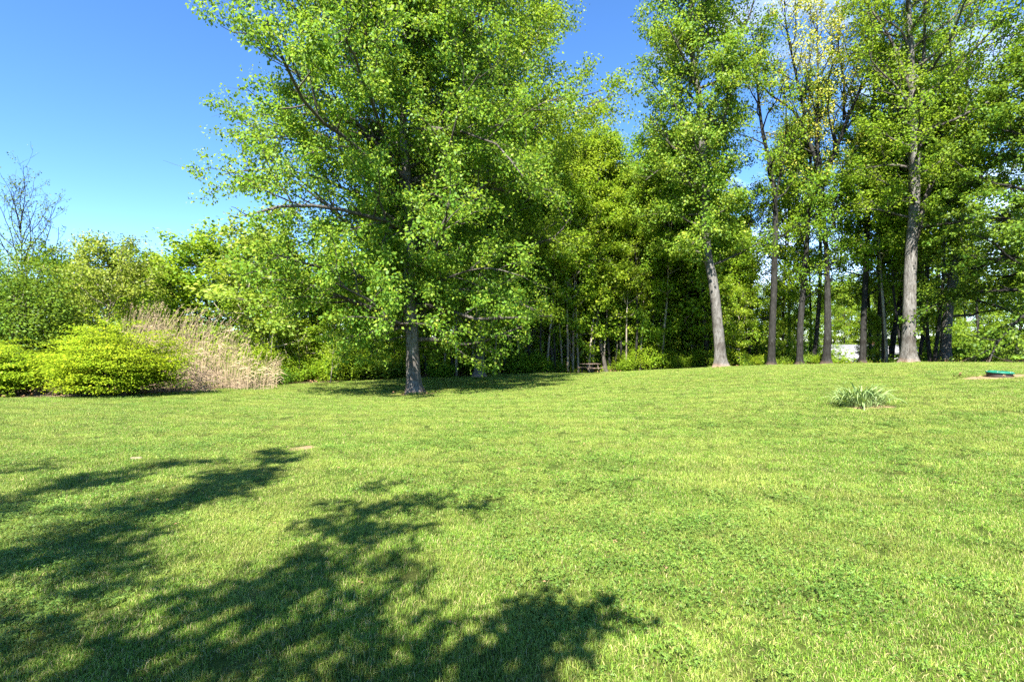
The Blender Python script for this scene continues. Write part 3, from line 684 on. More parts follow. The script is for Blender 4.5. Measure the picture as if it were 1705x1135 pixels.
for q in range(44):
    px = -250 + 2200 * (q + rr.rand() * 0.7) / 44
    Y = rr.uniform(120, 160)
    H = (CY - np.interp(px, [-150, 180, 1000, 1240, 1500, 1850], [490, 480, 440, 490, 495, 460]) + rr.uniform(-10, 10)) / FPX * Y + CAM_H - g1(PX(px, Y), Y)
    place(PF[0], px, Y, H, HF[0], 'one of the far trees closing the view behind the wood', 'tree', 'far trees behind the wood', 'forest_tree', wide=2.2, seed=q)
# ------------------------------------------------------------------ shrubs
def shrub_arrays(seed, rx, ry, h, n_cl, per, ls, layered=0.0, z0=0.1, shape=2.0, spray=0.28, stems=9):
    rng = RS(seed)
    ml = MB()
    a = rng.rand(n_cl) * 6.283; rad = np.sqrt(rng.rand(n_cl)) ** 0.7
    prof = (1 - rad ** shape) ** (1 / shape)
    bump_ = 0.86 + 0.12 * np.sin(3 * a + seed) * rad + 0.07 * np.sin(5 * a + 7 * rad + seed) + rng.normal(0, 0.07, n_cl)
    zt = z0 + (h - z0) * prof * bump_
    f = rng.rand(n_cl) ** 0.55
    cz = z0 + (zt - z0) * f
    spread = 0.6 + 0.4 * np.clip(cz / (0.4 * h), 0, 1)
    cx = np.cos(a) * rad * rx * bump_ * spread; cy = np.sin(a) * rad * ry * bump_ * spread
    ctr = np.stack([cx, cy, cz], -1)
    for q in range(stems):
        an = q * 2.4 + rng.rand(); rr_ = rng.uniform(0.35, 0.95)
        tip = np.array([math.cos(an) * rx * rr_ * 0.8, math.sin(an) * ry * rr_ * 0.8, h * (0.9 - 0.4 * rr_ ** 2)])
        b0 = np.array([math.cos(an) * rx * 0.16, math.sin(an) * ry * 0.16, -0.05])
        mid = b0 * 0.4 + tip * 0.4 + np.array([0, 0, h * 0.12]); mid[2] = h * 0.42
        ml.tube(catmull([b0, mid, tip], 8) + rng.normal(0, 0.015, (8, 3)), np.linspace(0.02, 0.006, 8) * (h / 2.0) ** 0.5, 5, cap=False)
    st = rng.choice(n_cl, min(n_cl, 260), replace=False)
    for q in st:
        b0 = ctr[q] * np.array([0.35, 0.35, 0.3]); ml.tube(catmull([b0, (b0 + ctr[q]) / 2 + np.array([0, 0, 0.06 * h]), ctr[q]], 5), np.linspace(0.009, 0.003, 5), 3, cap=False)
    n = n_cl * per
    c = np.repeat(ctr, per, 0)
    out = np.repeat(unit(np.stack([np.cos(a), np.sin(a), np.full(n_cl, 0.15)], -1)), per, 0)
    sd_ = np.stack([-out[:, 1], out[:, 0], 0 * out[:, 0]], -1)
    u = rng.normal(0, 1, (n, 3))
    flatz = spray * (0.75 * (1 - layered) + 0.07)
    pos = c + out * u[:, :1] * spray + sd_ * u[:, 1:2] * spray * 0.6
    pos[:, 2] += u[:, 2] * flatz - 0.05 * layered * (u[:, 0] ** 2) * spray
    nor = np.array([0, 0, 0.55 + 1.2 * layered]) + 0.3 * out + rng.normal(0, 0.4, (n, 3))
    ax = out * 0.6 + rng.normal(0, 0.6, (n, 3)) * np.array([1, 1, 0.5])
    ok = pos[:, 2] > 0.05
    return ml, (pos[ok], nor[ok], ax[ok], (ls * rng.uniform(0.6, 1.25, n))[ok])
def make_shrub(name, loc, arr, bark, lm, rz=0.0):
    ml, (p, n, a, s) = arr
    root = empty(name, loc, rz)
    ml.build('stems', bark, root, True)
    link_mesh('foliage', leaf_mesh('foliage', p, n, a, s, lm, 0.6), root)
    return root
def gl(px, Y, dz=0.0): x = PX(px, Y); return (x, Y, g1(x, Y) + dz)
b1 = make_shrub('burning_bush', gl(190, 17.0), shrub_arrays(201, 2.15, 1.7, 2.75, 900, 48, 0.075, 0.95, 0.16, 2.0, 0.29, 18), BARK_DARK, LEAF_BUSH)
tag(b1, 'large lime-green bush in flat layered sprays in front of the dry reeds', 'bush')
b2 = make_shrub('burning_bush', gl(-5, 16.4), shrub_arrays(202, 1.7, 1.3, 1.95, 500, 46, 0.075, 0.95, 0.18, 1.9, 0.27, 14), BARK_DARK, LEAF_BUSH)
tag(b2, 'lower lime-green bush cut off by the left edge of the picture', 'bush')
# the dense dark small tree and the thin whippy one on the far left
def multi(name, loc, seed, H, r0, hs, rs, nl, lf, ls, bark, lm, z0=0.5, **kw):
    r = RS(seed); P = np.stack([np.cumsum(np.append(0, r.normal(0, .2, 5))), np.cumsum(np.append(0, r.normal(0, .2, 5))), np.linspace(0, H, 6)], -1)
    return make_tree(name, loc, grow(seed, P, r0, envf(hs, rs), z0, nl, lf, ls, sides=10, **kw), bark, lm)
o = make_shrub('dense_tree', gl(10, 20.0), shrub_arrays(211, 3.0, 2.4, 6.2, 1500, 26, 0.11, 0.25, 0.4, 2.2, 0.3, 12), BARK_PALE, LEAF_DARK)
tag(o, 'dense dark green rounded tree rising behind the lower lime bush', 'tree')
o = multi('whippy_tree', gl(62, 25.0), 212, 7.9, 0.05, [1, 3, 6, 8], [2.8, 2.8, 2.2, .6], 40, 2600, 0.085, BARK_DARK, LEAF_DARK, el=(0.45, 1.2), sub_n=6, twig_n=3, twig_len=0.6, sig=0.06, up=0.09)
tag(o, 'thin whippy tree with nearly bare shoots against the sky at far left', 'tree')
o = multi('small_tree', gl(178, 25.0), 213, 5.6, 0.05, [0.5, 2, 4, 5.6], [2.0, 2.5, 2.2, .6], 34, 20000, 0.11, BARK_PALE, LEAF_OLIVE, el=(0.2, 1.1), sub_n=6, twig_n=5, twig_len=0.5, sig=0.15, up=0.06)
tag(o, 'olive-green small tree with pale thin stems behind the large lime bush', 'tree')
for px, Y, H, k, wd, lab, lm in [(105, 27, 5.8, 2, 1.3, 'rounded green small tree between the dark dense tree and the olive one', LEAF_FOREST), (245, 32, 6.2, 2, 1.7, 'bright green round-headed tree behind the left part of the reeds', LEAF_LIME),
                             (310, 33, 8.0, 2, 1.6, 'bright green domed tree, tallest above the reeds', LEAF_LIME), (365, 34, 7.6, 2, 1.5, 'bright green domed tree right of the tallest one above the reeds', LEAF_FOREST),
                             (405, 29, 7.6, 0, 1.5, 'thin yellow-green tree at the right end of the reeds', LEAF_OLIVE), (445, 27.5, 7.2, 0, 1.4, 'thin yellow-green tree at the left rim of the maple crown', LEAF_OLIVE),
                             (495, 29, 6.0, 1, 1.4, 'light green slim tree under the left boughs of the maple', LEAF_LIME), (540, 31, 6.5, 2, 1.4, 'light green tree filling the gap under the maple boughs', LEAF_LIME)]:
    o = place(PS[k], px, Y, H, HS[k], lab, 'tree', None, 'small_tree', leaf=lm, wide=wd)
for px, Y, H, wd, lab in [(215, 62, 11.4, 1.6, 'far bluish tree poking above the skyline over the reeds'), (-60, 34, 9, 1.3, 'far green tree at the left edge behind the dense dark one'),
                          (150, 48, 8.5, 1.5, 'far tree low on the skyline left of the bluish one'), (280, 55, 9.5, 1.6, 'far tree low on the skyline right of the bluish one')]:
    place(PF[2], px, Y, H, 16, lab, 'tree', None, 'far_tree', wide=wd, leaf=LEAF_DARK)
# low shrubs along the wood edge
SH = [make_shrub('understory_shrub', (0, 0, 0), shrub_arrays(221, 1.0, 0.9, 1.3, 150, 24, 0.10, 0.2, 0.1, 2.0, 0.2, 7), BARK_DARK, LEAF_FOREST),
      make_shrub('understory_shrub', (0, 0, 0), shrub_arrays(222, 1.1, 1.0, 1.7, 170, 24, 0.10, 0.3, 0.2, 2.0, 0.22, 7), BARK_DARK, LEAF_LIME),
      make_shrub('understory_shrub', (0, 0, 0), shrub_arrays(223, 1.2, 0.9, 0.8, 130, 24, 0.09, 0.1, 0.05, 2.0, 0.2, 7), BARK_DARK, LEAF_DARK)]
for q in range(64):
    px = 430 + 1240 * (q + rr.rand() * 0.95) / 64
    ye = np.interp(px, EDGE[:, 0], EDGE[:, 1])
    Y = ye + rr.uniform(0.4, 5.0)
    k = rr.randint(3)
    if 1382 < px < 1434 or 1464 < px < 1508: continue
    sc = rr.uniform(0.7, 1.3) * (0.75 if px > 1230 else 1)
    x = PX(px, Y)
    o = copy_tree(SH[k], (x, Y, g1(x, Y) - 0.03), rr.rand() * 6.28, (sc * rr.uniform(.9, 1.3), sc, sc * rr.uniform(.85, 1.15)))
    tag(o, 'low leafy shrub in the row of undergrowth along the wood edge', 'shrub', 'undergrowth shrubs along the wood edge')
for q in range(56):
    px = 380 + 1320 * (q + rr.rand() * 0.95) / 56
    Y = rr.uniform(42, 64); k = rr.randint(2); sc = rr.uniform(1.7, 2.8); x = PX(px, Y)
    if px > 1560: Y = rr.uniform(66, 80); x = PX(px, Y)
    if 1370 < px < 1505: continue
    o = copy_tree(SH[k], (x, Y, g1(x, Y) - 0.05), rr.rand() * 6.28, (sc * 1.4, sc * 1.2, sc))
    tag(o, 'tall leafy shrub filling the dim depth of the wood', 'shrub', 'thicket shrubs deep in the wood')
for q in range(8):
    px = 205 + 235 * (q + rr.rand()) / 8; Y = rr.uniform(24, 27); sc = rr.uniform(.7, 1.3); x = PX(px, Y)
    tag(copy_tree(SH[rr.randint(2)], (x, Y, g1(x, Y) - 0.05), rr.rand() * 6.28, (sc, sc, sc * 1.2)), 'green shrub showing through the stalks of the dry reeds', 'shrub', 'green shrubs among the dry reeds')
for px, Y, k, sc, lab in [(1085, 36.6, 1, 1.25, 'bright low shrub at the wood edge, midway between picnic table and kinked trunk'), (1045, 37.0, 0, 1.0, 'dark low shrub at the wood edge right of the picnic table'),
                          (735, 29.2, 0, 0.8, 'bright low shrub right behind the lone maple trunk'), (625, 28.6, 2, 1.5, 'dark low shrub left behind the lone maple trunk'), (858, 32.0, 0, 1.2, 'low shrub right of the tall tree behind the maple'),
                          (1612, 56, 1, 2.0, 'dark rounded shrub on the far sunlit bank at right')]:
    x = PX(px, Y); o = copy_tree(SH[k], (x, Y, g1(x, Y) - 0.03), px * 1.7, (sc * 1.2, sc, sc)); tag(o, lab, 'shrub')
for px, Y, sc in ((318, 40, 2.4), (350, 42, 2.6), (385, 38, 2.2), (420, 36, 2.0), (250, 42, 2.4), (160, 38, 2.2), (90, 36, 2.4)):
    x = PX(px, Y); tag(copy_tree(SH[1], (x, Y, g1(x, Y) - .05), px * .7, (sc * 1.5, sc, sc)), 'tall shrub closing the low gap behind the reeds and small trees', 'shrub', 'shrubs behind the reeds')
for px, Y, H in ((1392, 84, 13), (1420, 88, 14), (1455, 82, 12), (1490, 86, 13)):
    place(PF[0], px, Y, H, 18, 'tree standing just behind the low white house', 'tree', 'trees behind the white house', 'forest_tree', wide=1.6)
for o in SH + PS + PF + PP:
    for ch in list(o.children): bpy.data.objects.remove(ch)
    bpy.data.objects.remove(o)

# ------------------------------------------------------------------ reeds, dead brush
m_reed = plain_mat('dry_reed', (0.33, 0.25, 0.15), 0.8, 0.3, 3.0, 0.2)
m_plume = plain_mat('reed_plume', (0.30, 0.235, 0.14), 0.9, 0.25, 6.0, 0.1)
m_twig = plain_mat('dead_twig', (0.27, 0.20, 0.14), 0.9, 0.35, 4.0, 0.1)
rng = RS(301)
mb, mp_, = MB(), MB()
for q in range(560):
    px = 200 + 250 * rng.rand() ** 1.4; Y = rng.uniform(20.5, 24.5)
    px = px + (Y - 20.5) * 6
    x = PX(px, Y); z = g1(x, Y)
    top = np.interp(px, [150, 250, 330, 400, 460], [530, 512, 530, 565, 610]) + rng.uniform(-8, 65) * (1 if px < 340 else .8)
    h = max(1.0, (CY - top) / FPX * Y + CAM_H - z)
    lx = rng.normal(0.2, 0.15) * h * 0.8; ly = rng.normal(0, 0.1) * h
    pts = catmull([(x, Y, z), (x + lx * .3, Y + ly * .3, z + h * .5), (x + lx, Y + ly, z + h * .97)], 6)
    mb.tube(pts, np.linspace(0.009, 0.004, 6), 3, cap=False)
    for w in range(rng.randint(0, 3)):               # dry ribbon leaves
        t = rng.uniform(.25, .9); p = pts[int(t * 5)]; an = rng.normal(0.3, 1.2); ln = rng.uniform(.25, .55)
        d = np.array([math.cos(an), math.sin(an) * .6, rng.uniform(-.3, .5)]); s_ = np.array([0, 0.3, 1]) * 0.012
        e1 = p + d * ln * .5 + np.array([0, 0, .05]); e2 = p + d * ln - np.array([0, 0, .1])
        mb.add([p - s_, p + s_, e1 + s_, e1 - s_, e2], [(0, 1, 2, 3)]); mb.f.setdefault(3, []).append(np.array([[3, 2, 4]]) + mb.n - 5)
    if rng.rand() < 0.5:
        tg = unit(pts[-1] - pts[-3])
        pl = rng.uniform(.22, .38)
        for w in range(20):
            t = rng.rand(); c = pts[-1] + tg * (t - .15) * pl + np.array([0.25, 0, -0.05]) * t * t * pl
            d = unit(tg * .7 + rng.normal(0, .5, 3) + np.array([.35, 0, -.15])); ln = .11 * (1 - .55 * t) * rng.uniform(.6, 1.2); sd2 = unit(np.cross(d, rng.normal(0, 1, 3))) * .008
            mp_.add([c - sd2, c + sd2, c + d * ln + sd2 * .7, c + d * ln - sd2 * .7], [(0, 1, 2, 3)])
reeds = empty('reed_bed', gl(330, 22))
o = mb.build('reed_stems', m_reed); o2 = mp_.build('reed_plumes', m_plume)
for q in (o, o2): q.parent = reeds; q.matrix_parent_inverse = reeds.matrix_world.inverted(); q.location = -Vector(reeds.location)
tag(reeds, 'stand of dry tan reeds with pinkish plumes leaning right', 'reeds', None, 'stuff')
# keep bed members in world place
def brush(name, px0, px1, Y0, Y1, hmax, n, lab, seed, mat):
    rng = RS(seed); mb = MB()
    for q in range(n):
        px = rng.uniform(px0, px1); Y = rng.uniform(Y0, Y1); x = PX(px, Y); z = g1(x, Y)
        h = hmax * rng.rand() ** 1.2
        an = rng.rand() * 6.28; ln = rng.uniform(.4, 1.5); e = rng.normal(0.2, .5)
        p = np.array([x, Y, z + h * .8]); d = np.array([math.cos(an) * math.cos(e), math.sin(an) * math.cos(e), math.sin(e)])
        pts = branch(rng, p - d * ln * .5, d, ln, 6, .18, -.06); pts[:, 2] = np.maximum(pts[:, 2], z + 0.01)
        mb.tube(pts, np.linspace(rng.uniform(.006, .016), .003, 6), 4, cap=False)
    o = mb.build(name, mat, None, True)
    return tag(o, lab, 'brush')
brush('brush_pile', 232, 352, 18.6, 21.0, 1.25, 420, 'tangle of dead brown twigs at the foot of the reeds', 311, m_twig)
brush('brush_pile', 350, 430, 21.0, 23.5, 0.7, 160, 'lower strip of dry brown stems at the right foot of the reeds', 312, m_twig)
brush('brush_pile', -40, 130, 16.5, 18.0, 0.55, 200, 'litter of dry twigs under the lime-green bushes', 313, m_twig)
# thin pale saplings rising out of the reeds' right end
for q in range(16):
    px = 395 + 170 * (q + rr.rand()) / 16; Y = rr.uniform(25.5, 29.5)
    rng = RS(400 + q); x = PX(px, Y); H = rng.uniform(2.6, 4.8)
    root = empty('thin_sapling', (x, Y, g1(x, Y)))
    mb = MB(); st = branch(rng, (0, 0, -0.05), (rng.normal(0, .08), rng.normal(0, .08), 1), H, 8, .05, .05); mb.tube(st, np.linspace(.028, .006, 8), 5, cap=False)
    tw = []
    for w in range(16):
        t = rng.uniform(.25, 1); p = st[min(int(t * 7), 7)]; an = rng.rand() * 6.28
        b_ = branch(rng, p, (math.cos(an), math.sin(an), .7), rng.uniform(.3, .9), 4, .12, .03); mb.tube(b_, np.linspace(.008, .003, 4), 3, cap=False); tw.append(b_)
    mb.build('trunk', BARK_PALE, root, True)
    T = np.array(tw); n = 420; ix = rng.randint(0, len(T), n); k = rng.randint(1, 4, n)
    link_mesh('crown', leaf_mesh('crown', T[ix, k] + rng.normal(0, .1, (n, 3)), np.array([0, 0, .7]) + rng.normal(0, .5, (n, 3)), rng.normal(0, 1, (n, 3)), .09 * rng.uniform(.6, 1.2, n), LEAF_OLIVE if q % 2 else LEAF_LIME, .6), root)
    tag(root, 'thin pale-stemmed sapling in the thicket between the reeds and the maple', 'sapling', 'thin saplings between reeds and maple')

# ------------------------------------------------------------------ the tree behind the camera whose shadow crosses the lawn
hor = np.array([sdir.x, sdir.y]) / -sdir.z              # shadow shift per metre of height
def shadow_caster(px, py, h):
    """a point h metres up whose shadow falls on the lawn at the photo's pixel"""
    Y = CAM_H * FPX / (py - CY); x = PX(px, Y)
    return np.array([x - hor[0] * h, Y - hor[1] * h, h])
base = np.array([-7.5, -11.5, 0.0]); base[2] = g1(base[0], base[1])
P = np.array([[0, 0, 0], [0.1, .1, 2.5], [0, .3, 5], [.2, .2, 8], [.1, .3, 11], [0.2, .2, 13.5]], float)
ex = []
TIPS = [((-250, 960), (30, 862), (190, 806), (325, 768), 7.2), ((-250, 900), (-20, 840), (110, 805), (240, 780), 7.4), ((-260, 830), (-150, 815), (-40, 800), (65, 778), 7.5),
        ((-60, 970), (190, 885), (370, 812), (515, 748), 7.8), ((-120, 960), (120, 910), (300, 850), (460, 790), 7.6), ((260, 870), (340, 835), (420, 800), (490, 765), 7.7),
        ((200, 1110), (430, 1000), (575, 895), (705, 824), 6.4), ((330, 1120), (520, 1010), (670, 890), (785, 842), 6.2), ((560, 1310), (730, 1190), (850, 1105), (950, 1025), 5.0), ((640, 1330), (800, 1240), (890, 1170), (1010, 1070), 5.0), ((500, 1350), (640, 1250), (740, 1190), (840, 1120), 5.0),
        ((-200, 1120), (-40, 1040), (110, 1005), (240, 965), 6.8), ((-60, 1230), (130, 1120), (270, 1065), (430, 1010), 6.3), ((40, 1260), (230, 1170), (420, 1100), (600, 1010), 5.9), ((-150, 1200), (0, 1120), (100, 1080), (220, 1030), 6.3),
        ((150, 1320), (340, 1200), (500, 1130), (640, 1060), 5.6)]
for a0, a1, a2, a3, h in TIPS:
    st = np.array([0.1, 0.3, h - 2.0])
    a0, a1, a2, a3 = [(q[0] - 40, q[1]) for q in (a0, a1, a2, a3)]
    pts = [shadow_caster(*a0, h - .4) - base, shadow_caster(*a1, h) - base, shadow_caster(*a2, h) - base, shadow_caster(*a3, h - .1) - base]
    ex.append((np.array([st] + pts), 0.075))
g = grow(501, P, 0.24, envf([3, 6, 9, 12, 13.5], [2.5, 3.2, 3.0, 2.0, .8]), 3.5, 12, 34000, 0.11, el=(0.15, 1.0), extra=ex, sub_n=14, twig_n=5, twig_len=0.22, sig=0.08, up=0.0, tmin=0.5, sub_len=0.17)
t = make_tree('shade_tree', base, g, BARK_GREY, LEAF_MAPLE)
tag(t, 'leafy tree behind the viewer, only its branch shadows on the lawn are seen', 'tree')

# ------------------------------------------------------------------ picnic table
def wood_mat(name, ca, cb):
    m, N, L, b = new_mat(name)
    t = N.new('ShaderNodeTexCoord'); mp = N.new('ShaderNodeMapping'); mp.inputs['Scale'].default_value = (2, 40, 40); L.new(t.outputs['Object'], mp.inputs['Vector'])
    n = noise(N, L, 1.5, 6, 0.6, mp.outputs['Vector'], 0.4); oi = N.new('ShaderNodeObjectInfo')
    r = ramp(N, [(0.3, ca), (0.7, cb)]); L.new(n.outputs['Fac'], r.inputs['Fac'])
    h = N.new('ShaderNodeHueSaturation'); mr = N.new('ShaderNodeMapRange'); mr.inputs['To Min'].default_value = .8; mr.inputs['To Max'].default_value = 1.2
    L.new(oi.outputs['Random'], mr.inputs['Value']); L.new(mr.outputs['Result'], h.inputs['Value']); L.new(r.outputs['Color'], h.inputs['Color'])
    L.new(h.outputs['Color'], b.inputs['Base Color']); b.inputs['Roughness'].default_value = .8
    return m
WOOD = wood_mat('weathered_wood', (0.15, 0.10, 0.07), (0.28, 0.20, 0.15))
WOOD_D = wood_mat('dark_wood', (0.06, 0.045, 0.035), (0.12, 0.09, 0.07))
loc = gl(983, 34.0)
tb = empty('picnic_table', loc, math.radians(24)); tb.scale = (.87, .87, .87)
tag(tb, 'small weathered wooden picnic table at the edge of the wood', 'picnic table')
def plank(name, c, size, mat=WOOD, rx=0, ry=0, par=tb):
    mb = MB(); mb.box((0, 0, 0), size, rx=rx, ry=ry, bev=0.006); return mb.build(name, mat, par, False, c)
LT = 1.45
for q in range(5): plank('tabletop_plank', (0, -0.30 + q * 0.15, 0.735), (LT, 0.138, 0.04))
for s_ in (-1, 1):
    for q in range(2): plank('bench_plank', (0, s_ * (0.60 + q * 0.15), 0.44), (LT, 0.138, 0.04))
for e in (-1, 1):
    x = e * (LT / 2 - 0.26)
    plank('bench_support', (x + 0.045, 0, 0.395), (0.04, 1.5, 0.05), WOOD_D)
    plank('top_cleat', (x, 0, 0.695), (0.04, 0.70, 0.04), WOOD_D)
    for s_ in (-1, 1):
        mb = MB(); ang = math.atan2(0.32, 0.71)
        mb.box((0, 0, 0), (0.045, 0.10, 0.785), rx=s_ * ang, bev=.006); mb.build('leg', WOOD_D, tb, False, (x, s_ * 0.40, 0.345))
    mb = MB(); mb.box((0, 0, 0), (0.50, 0.045, 0.05), ry=e * 0.85, bev=.004); mb.build('brace', WOOD_D, tb, False, (x - e * 0.20, 0, 0.53))

# ------------------------------------------------------------------ green tank cover
m_lid = plain_mat('green_plastic', (0.008, 0.13, 0.075), 0.5, 0.25, 9.0, 0.35)
m_riser = plain_mat('black_riser', (0.05, 0.035, 0.028), 0.6, 0.4, 9.0, 0.3, 0.3)
m_bolt = plain_mat('bolt_steel', (0.35, 0.35, 0.34), 0.4, 0.2, 20, 0.5)
loc = gl(1664, 14.5)
cv = empty('tank_cover', (loc[0], loc[1], loc[2] + 0.015)); cv.scale = (.76, .76, .85); cv.rotation_euler = (math.radians(2), math.radians(1.5), 0.4)
tag(cv, 'round green plastic tank cover on a dark ribbed collar in bare soil', 'tank cover')
mb = MB(); pr = []
for q in range(-3, 5): pr += [(0.365, -0.06 + q * .04), (0.372, -0.05 + q * .04), (0.372, -0.035 + q * .04), (0.36, -0.028 + q * .04)]
mb.lathe(pr, 40); mb.build('collar', m_riser, cv, True)
mb = MB(); mb.lathe([(0.36, 0.10), (0.405, 0.10), (0.408, 0.125), (0.395, 0.145), (0.34, 0.156), (0.2, 0.172), (0.06, 0.18), (0.0, 0.181)], 48)
ld = mb.build('lid', m_lid, cv, True)
mb0 = MB(); mb0.box((0, 0, 0), (0.24, 0.018, 0.016), bev=.004); rib_me = None
for q in range(12):
    a = q * math.pi / 6; mb = MB(); mb.box((0, 0, 0), (0.22, 0.016, 0.018), ry=0.085, rz=a, bev=.004)
    mb.build('rib', m_lid, ld, False, (math.cos(a) * .24, math.sin(a) * .24, 0.168))
for q in range(6):
    a = q * math.pi / 3 + .26; mb = MB(); mb.lathe([(0.016, 0), (0.016, .012), (0.0, .013)], 6); mb.build('bolt', m_bolt, ld, False, (math.cos(a) * .375, math.sin(a) * .375, .146))

# ------------------------------------------------------------------ strap-leaved clump
cl = empty('strap_leaf_clump', gl(1434, 11.05)); tag(cl, 'clump of grey-green strap leaves in a ring of bare soil on the lawn', 'plant')
rng = RS(601); blades = []
for v in range(9):
    ln = 0.50 + 0.035 * v; bend = 0.35 + 0.19 * v; n = 8
    s_ = np.linspace(0, 1, n); ang = np.radians(82) - bend * s_ ** 1.6 * 1.5
    step = ln / (n - 1); r_ = np.cumsum(np.append(0, np.cos(ang[:-1]) * step)); z_ = np.cumsum(np.append(0, np.sin(ang[:-1]) * step))
    w_ = 0.0135 * np.array([.75, .95, 1, 1, .92, .75, .48, .06])
    V = []
    for a_, (r0_, z0_, ww) in enumerate(zip(r_, z_, w_)): V += [(r0_, -ww, z0_ + ww * .45), (r0_, 0, z0_), (r0_, ww, z0_ + ww * .45)]
    F = []
    for a_ in range(n - 1):
        for c_ in (0, 1): F.append((a_ * 3 + c_, a_ * 3 + 3 + c_, a_ * 3 + 4 + c_, a_ * 3 + 1 + c_))
    blades.append(mesh_np('strap_leaf', V, F, True, LEAF_STRAP))
for q in range(290):
    o = bpy.data.objects.new('strap_leaf', blades[rng.randint(9)]); C.objects.link(o); o.parent = cl
    a = rng.rand() * 6.28; r_ = 0.36 * math.sqrt(rng.rand())
    o.location = (math.cos(a) * r_ * 1.15, math.sin(a) * r_ * .8, -0.01)
    o.rotation_euler = (rng.normal(0, .16), rng.normal(0.05, .25) + r_ * .8, a + rng.normal(0, .6))
    k = rng.uniform(.6, 1.05) * (1.15 - r_ * .8); o.scale = (k, k * 1.15, k * 1.0)

# ------------------------------------------------------------------ the house down beyond the wood
m_wall = plain_mat('white_siding', (0.5, 0.51, 0.5), 0.7, 0.05, 2.0)
m_roof = plain_mat('grey_shingle', (0.17, 0.17, 0.175), 0.95, 0.35, 5.0, 0.05)
m_trim = plain_mat('white_trim', (0.8, 0.8, 0.79), 0.5, 0.03)
m_glass = plain_mat('window_glass', (0.05, 0.07, 0.09), 0.08, 0.1, 2.0, 0.6)
m_blue = plain_mat('blue_paint', (0.05, 0.13, 0.32), 0.4, 0.1, 3.0, 0.5)
hx, hy = PX(1412, 66), 66.0
hs = empty('house', (hx, hy, g1(hx, hy) - 0.1), math.radians(-8))
tag(hs, 'low white house with a grey roof glimpsed between the trunks', 'house')
WH, WL, WD, RH = 2.75, 15.0, 8.0, 2.1
mb = MB(); mb.box((0, 0, WH / 2), (WL, WD, WH)); mb.build('wall', m_wall, hs)
for q in range(11):
    mb = MB(); mb.box((0, 0, 0), (WL + .02, .02, .22), rx=-0.05); mb.build('siding_board', m_wall, hs, False, (0, -WD / 2 - .012, .25 + q * .235))
mb = MB(); hw, ov = WD / 2 + .45, WL / 2 + .4
z0 = WH - .22
mb.add([(-ov, -hw, z0), (ov, -hw, z0), (ov, hw, z0), (-ov, hw, z0), (-ov, 0, WH + RH), (ov, 0, WH + RH), (-ov, -hw, z0 + .16), (ov, -hw, z0 + .16), (ov, hw, z0 + .16), (-ov, hw, z0 + .16), (-ov, 0, WH + RH + .16), (ov, 0, WH + RH + .16)],
       [(6, 7, 11, 10), (8, 9, 10, 11), (0, 4, 5, 1), (2, 5, 4, 3), (0, 1, 7, 6), (2, 3, 9, 8), (0, 6, 10, 4), (4, 10, 9, 3), (1, 5, 11, 7), (5, 2, 8, 11)])
rf = mb.build('roof', m_roof, hs)
mb = MB(); mb.box((0, 0, 0), (.6, .6, 1.2)); mb.build('chimney', plain_mat('chimney_brick', (.25, .12, .08), .9), rf, False, (3.0, 0.6, WH + RH + .2))
for q, x in enumerate((-5.2, -2.4, 2.6, 5.4)):
    mb = MB()
    for dx, dz, sx, sz in ((0, .62, 1.3, .09), (0, -.62, 1.3, .09), (-.6, 0, .09, 1.2), (.6, 0, .09, 1.2), (0, 0, 1.1, .05)): mb.box((dx, 0, dz), (sx, .08, sz))
    w_ = mb.build('window', m_trim, hs, False, (x, -WD / 2 - .06, 1.55)); mb = MB(); mb.box((0, .02, 0), (1.12, .03, 1.16)); mb.build('pane', m_glass, w_)
mb = MB(); mb.box((0, 0, 1.02), (.95, .06, 2.04), bev=.01); mb.build('door', m_blue, hs, False, (0.2, -WD / 2 - .05, 0.05))
sx_, sy_ = PX(1484, 58), 58.0
gr = empty('garage', (sx_, sy_, g1(sx_, sy_) - 0.1), math.radians(6)); tag(gr, 'small white outbuilding with a blue door left behind the thickest grey trunk', 'outbuilding')
mb = MB(); mb.box((0, 0, 1.35), (4.4, 4.0, 2.7)); mb.build('wall', m_wall, gr)
mb = MB(); mb.add([(-2.5, -2.3, 2.62), (2.5, -2.3, 2.62), (2.5, 2.3, 2.62), (-2.5, 2.3, 2.62), (-2.5, 0, 3.5), (2.5, 0, 3.5), (-2.5, -2.3, 2.74), (2.5, -2.3, 2.74), (2.5, 2.3, 2.74), (-2.5, 2.3, 2.74), (-2.5, 0, 3.62), (2.5, 0, 3.62)],
       [(6, 7, 11, 10), (8, 9, 10, 11), (0, 4, 5, 1), (2, 5, 4, 3), (0, 1, 7, 6), (2, 3, 9, 8), (0, 6, 10, 4), (4, 10, 9, 3), (1, 5, 11, 7), (5, 2, 8, 11)]); mb.build('roof', m_roof, gr)
mb = MB(); mb.box((0, 0, 1.05), (1.1, .06, 2.1), bev=.01); mb.build('door', m_blue, gr, False, (1.2, -2.04, 0.05))

# ------------------------------------------------------------------ flat stone in the grass
mb = MB(); mb.lathe([(0.0, -.02), (.15, -.02), (.16, .02), (.14, .035), (0.0, .04)], 9)
st = mb.build('flat_stone', plain_mat('pale_stone', (.22, .17, .11), .9, .3, 10), None, False, gl(228, 7.25)); st.scale = (.55, .3, .6)
tag(st, 'small pale flat stone sunk in the grass at left', 'stone')

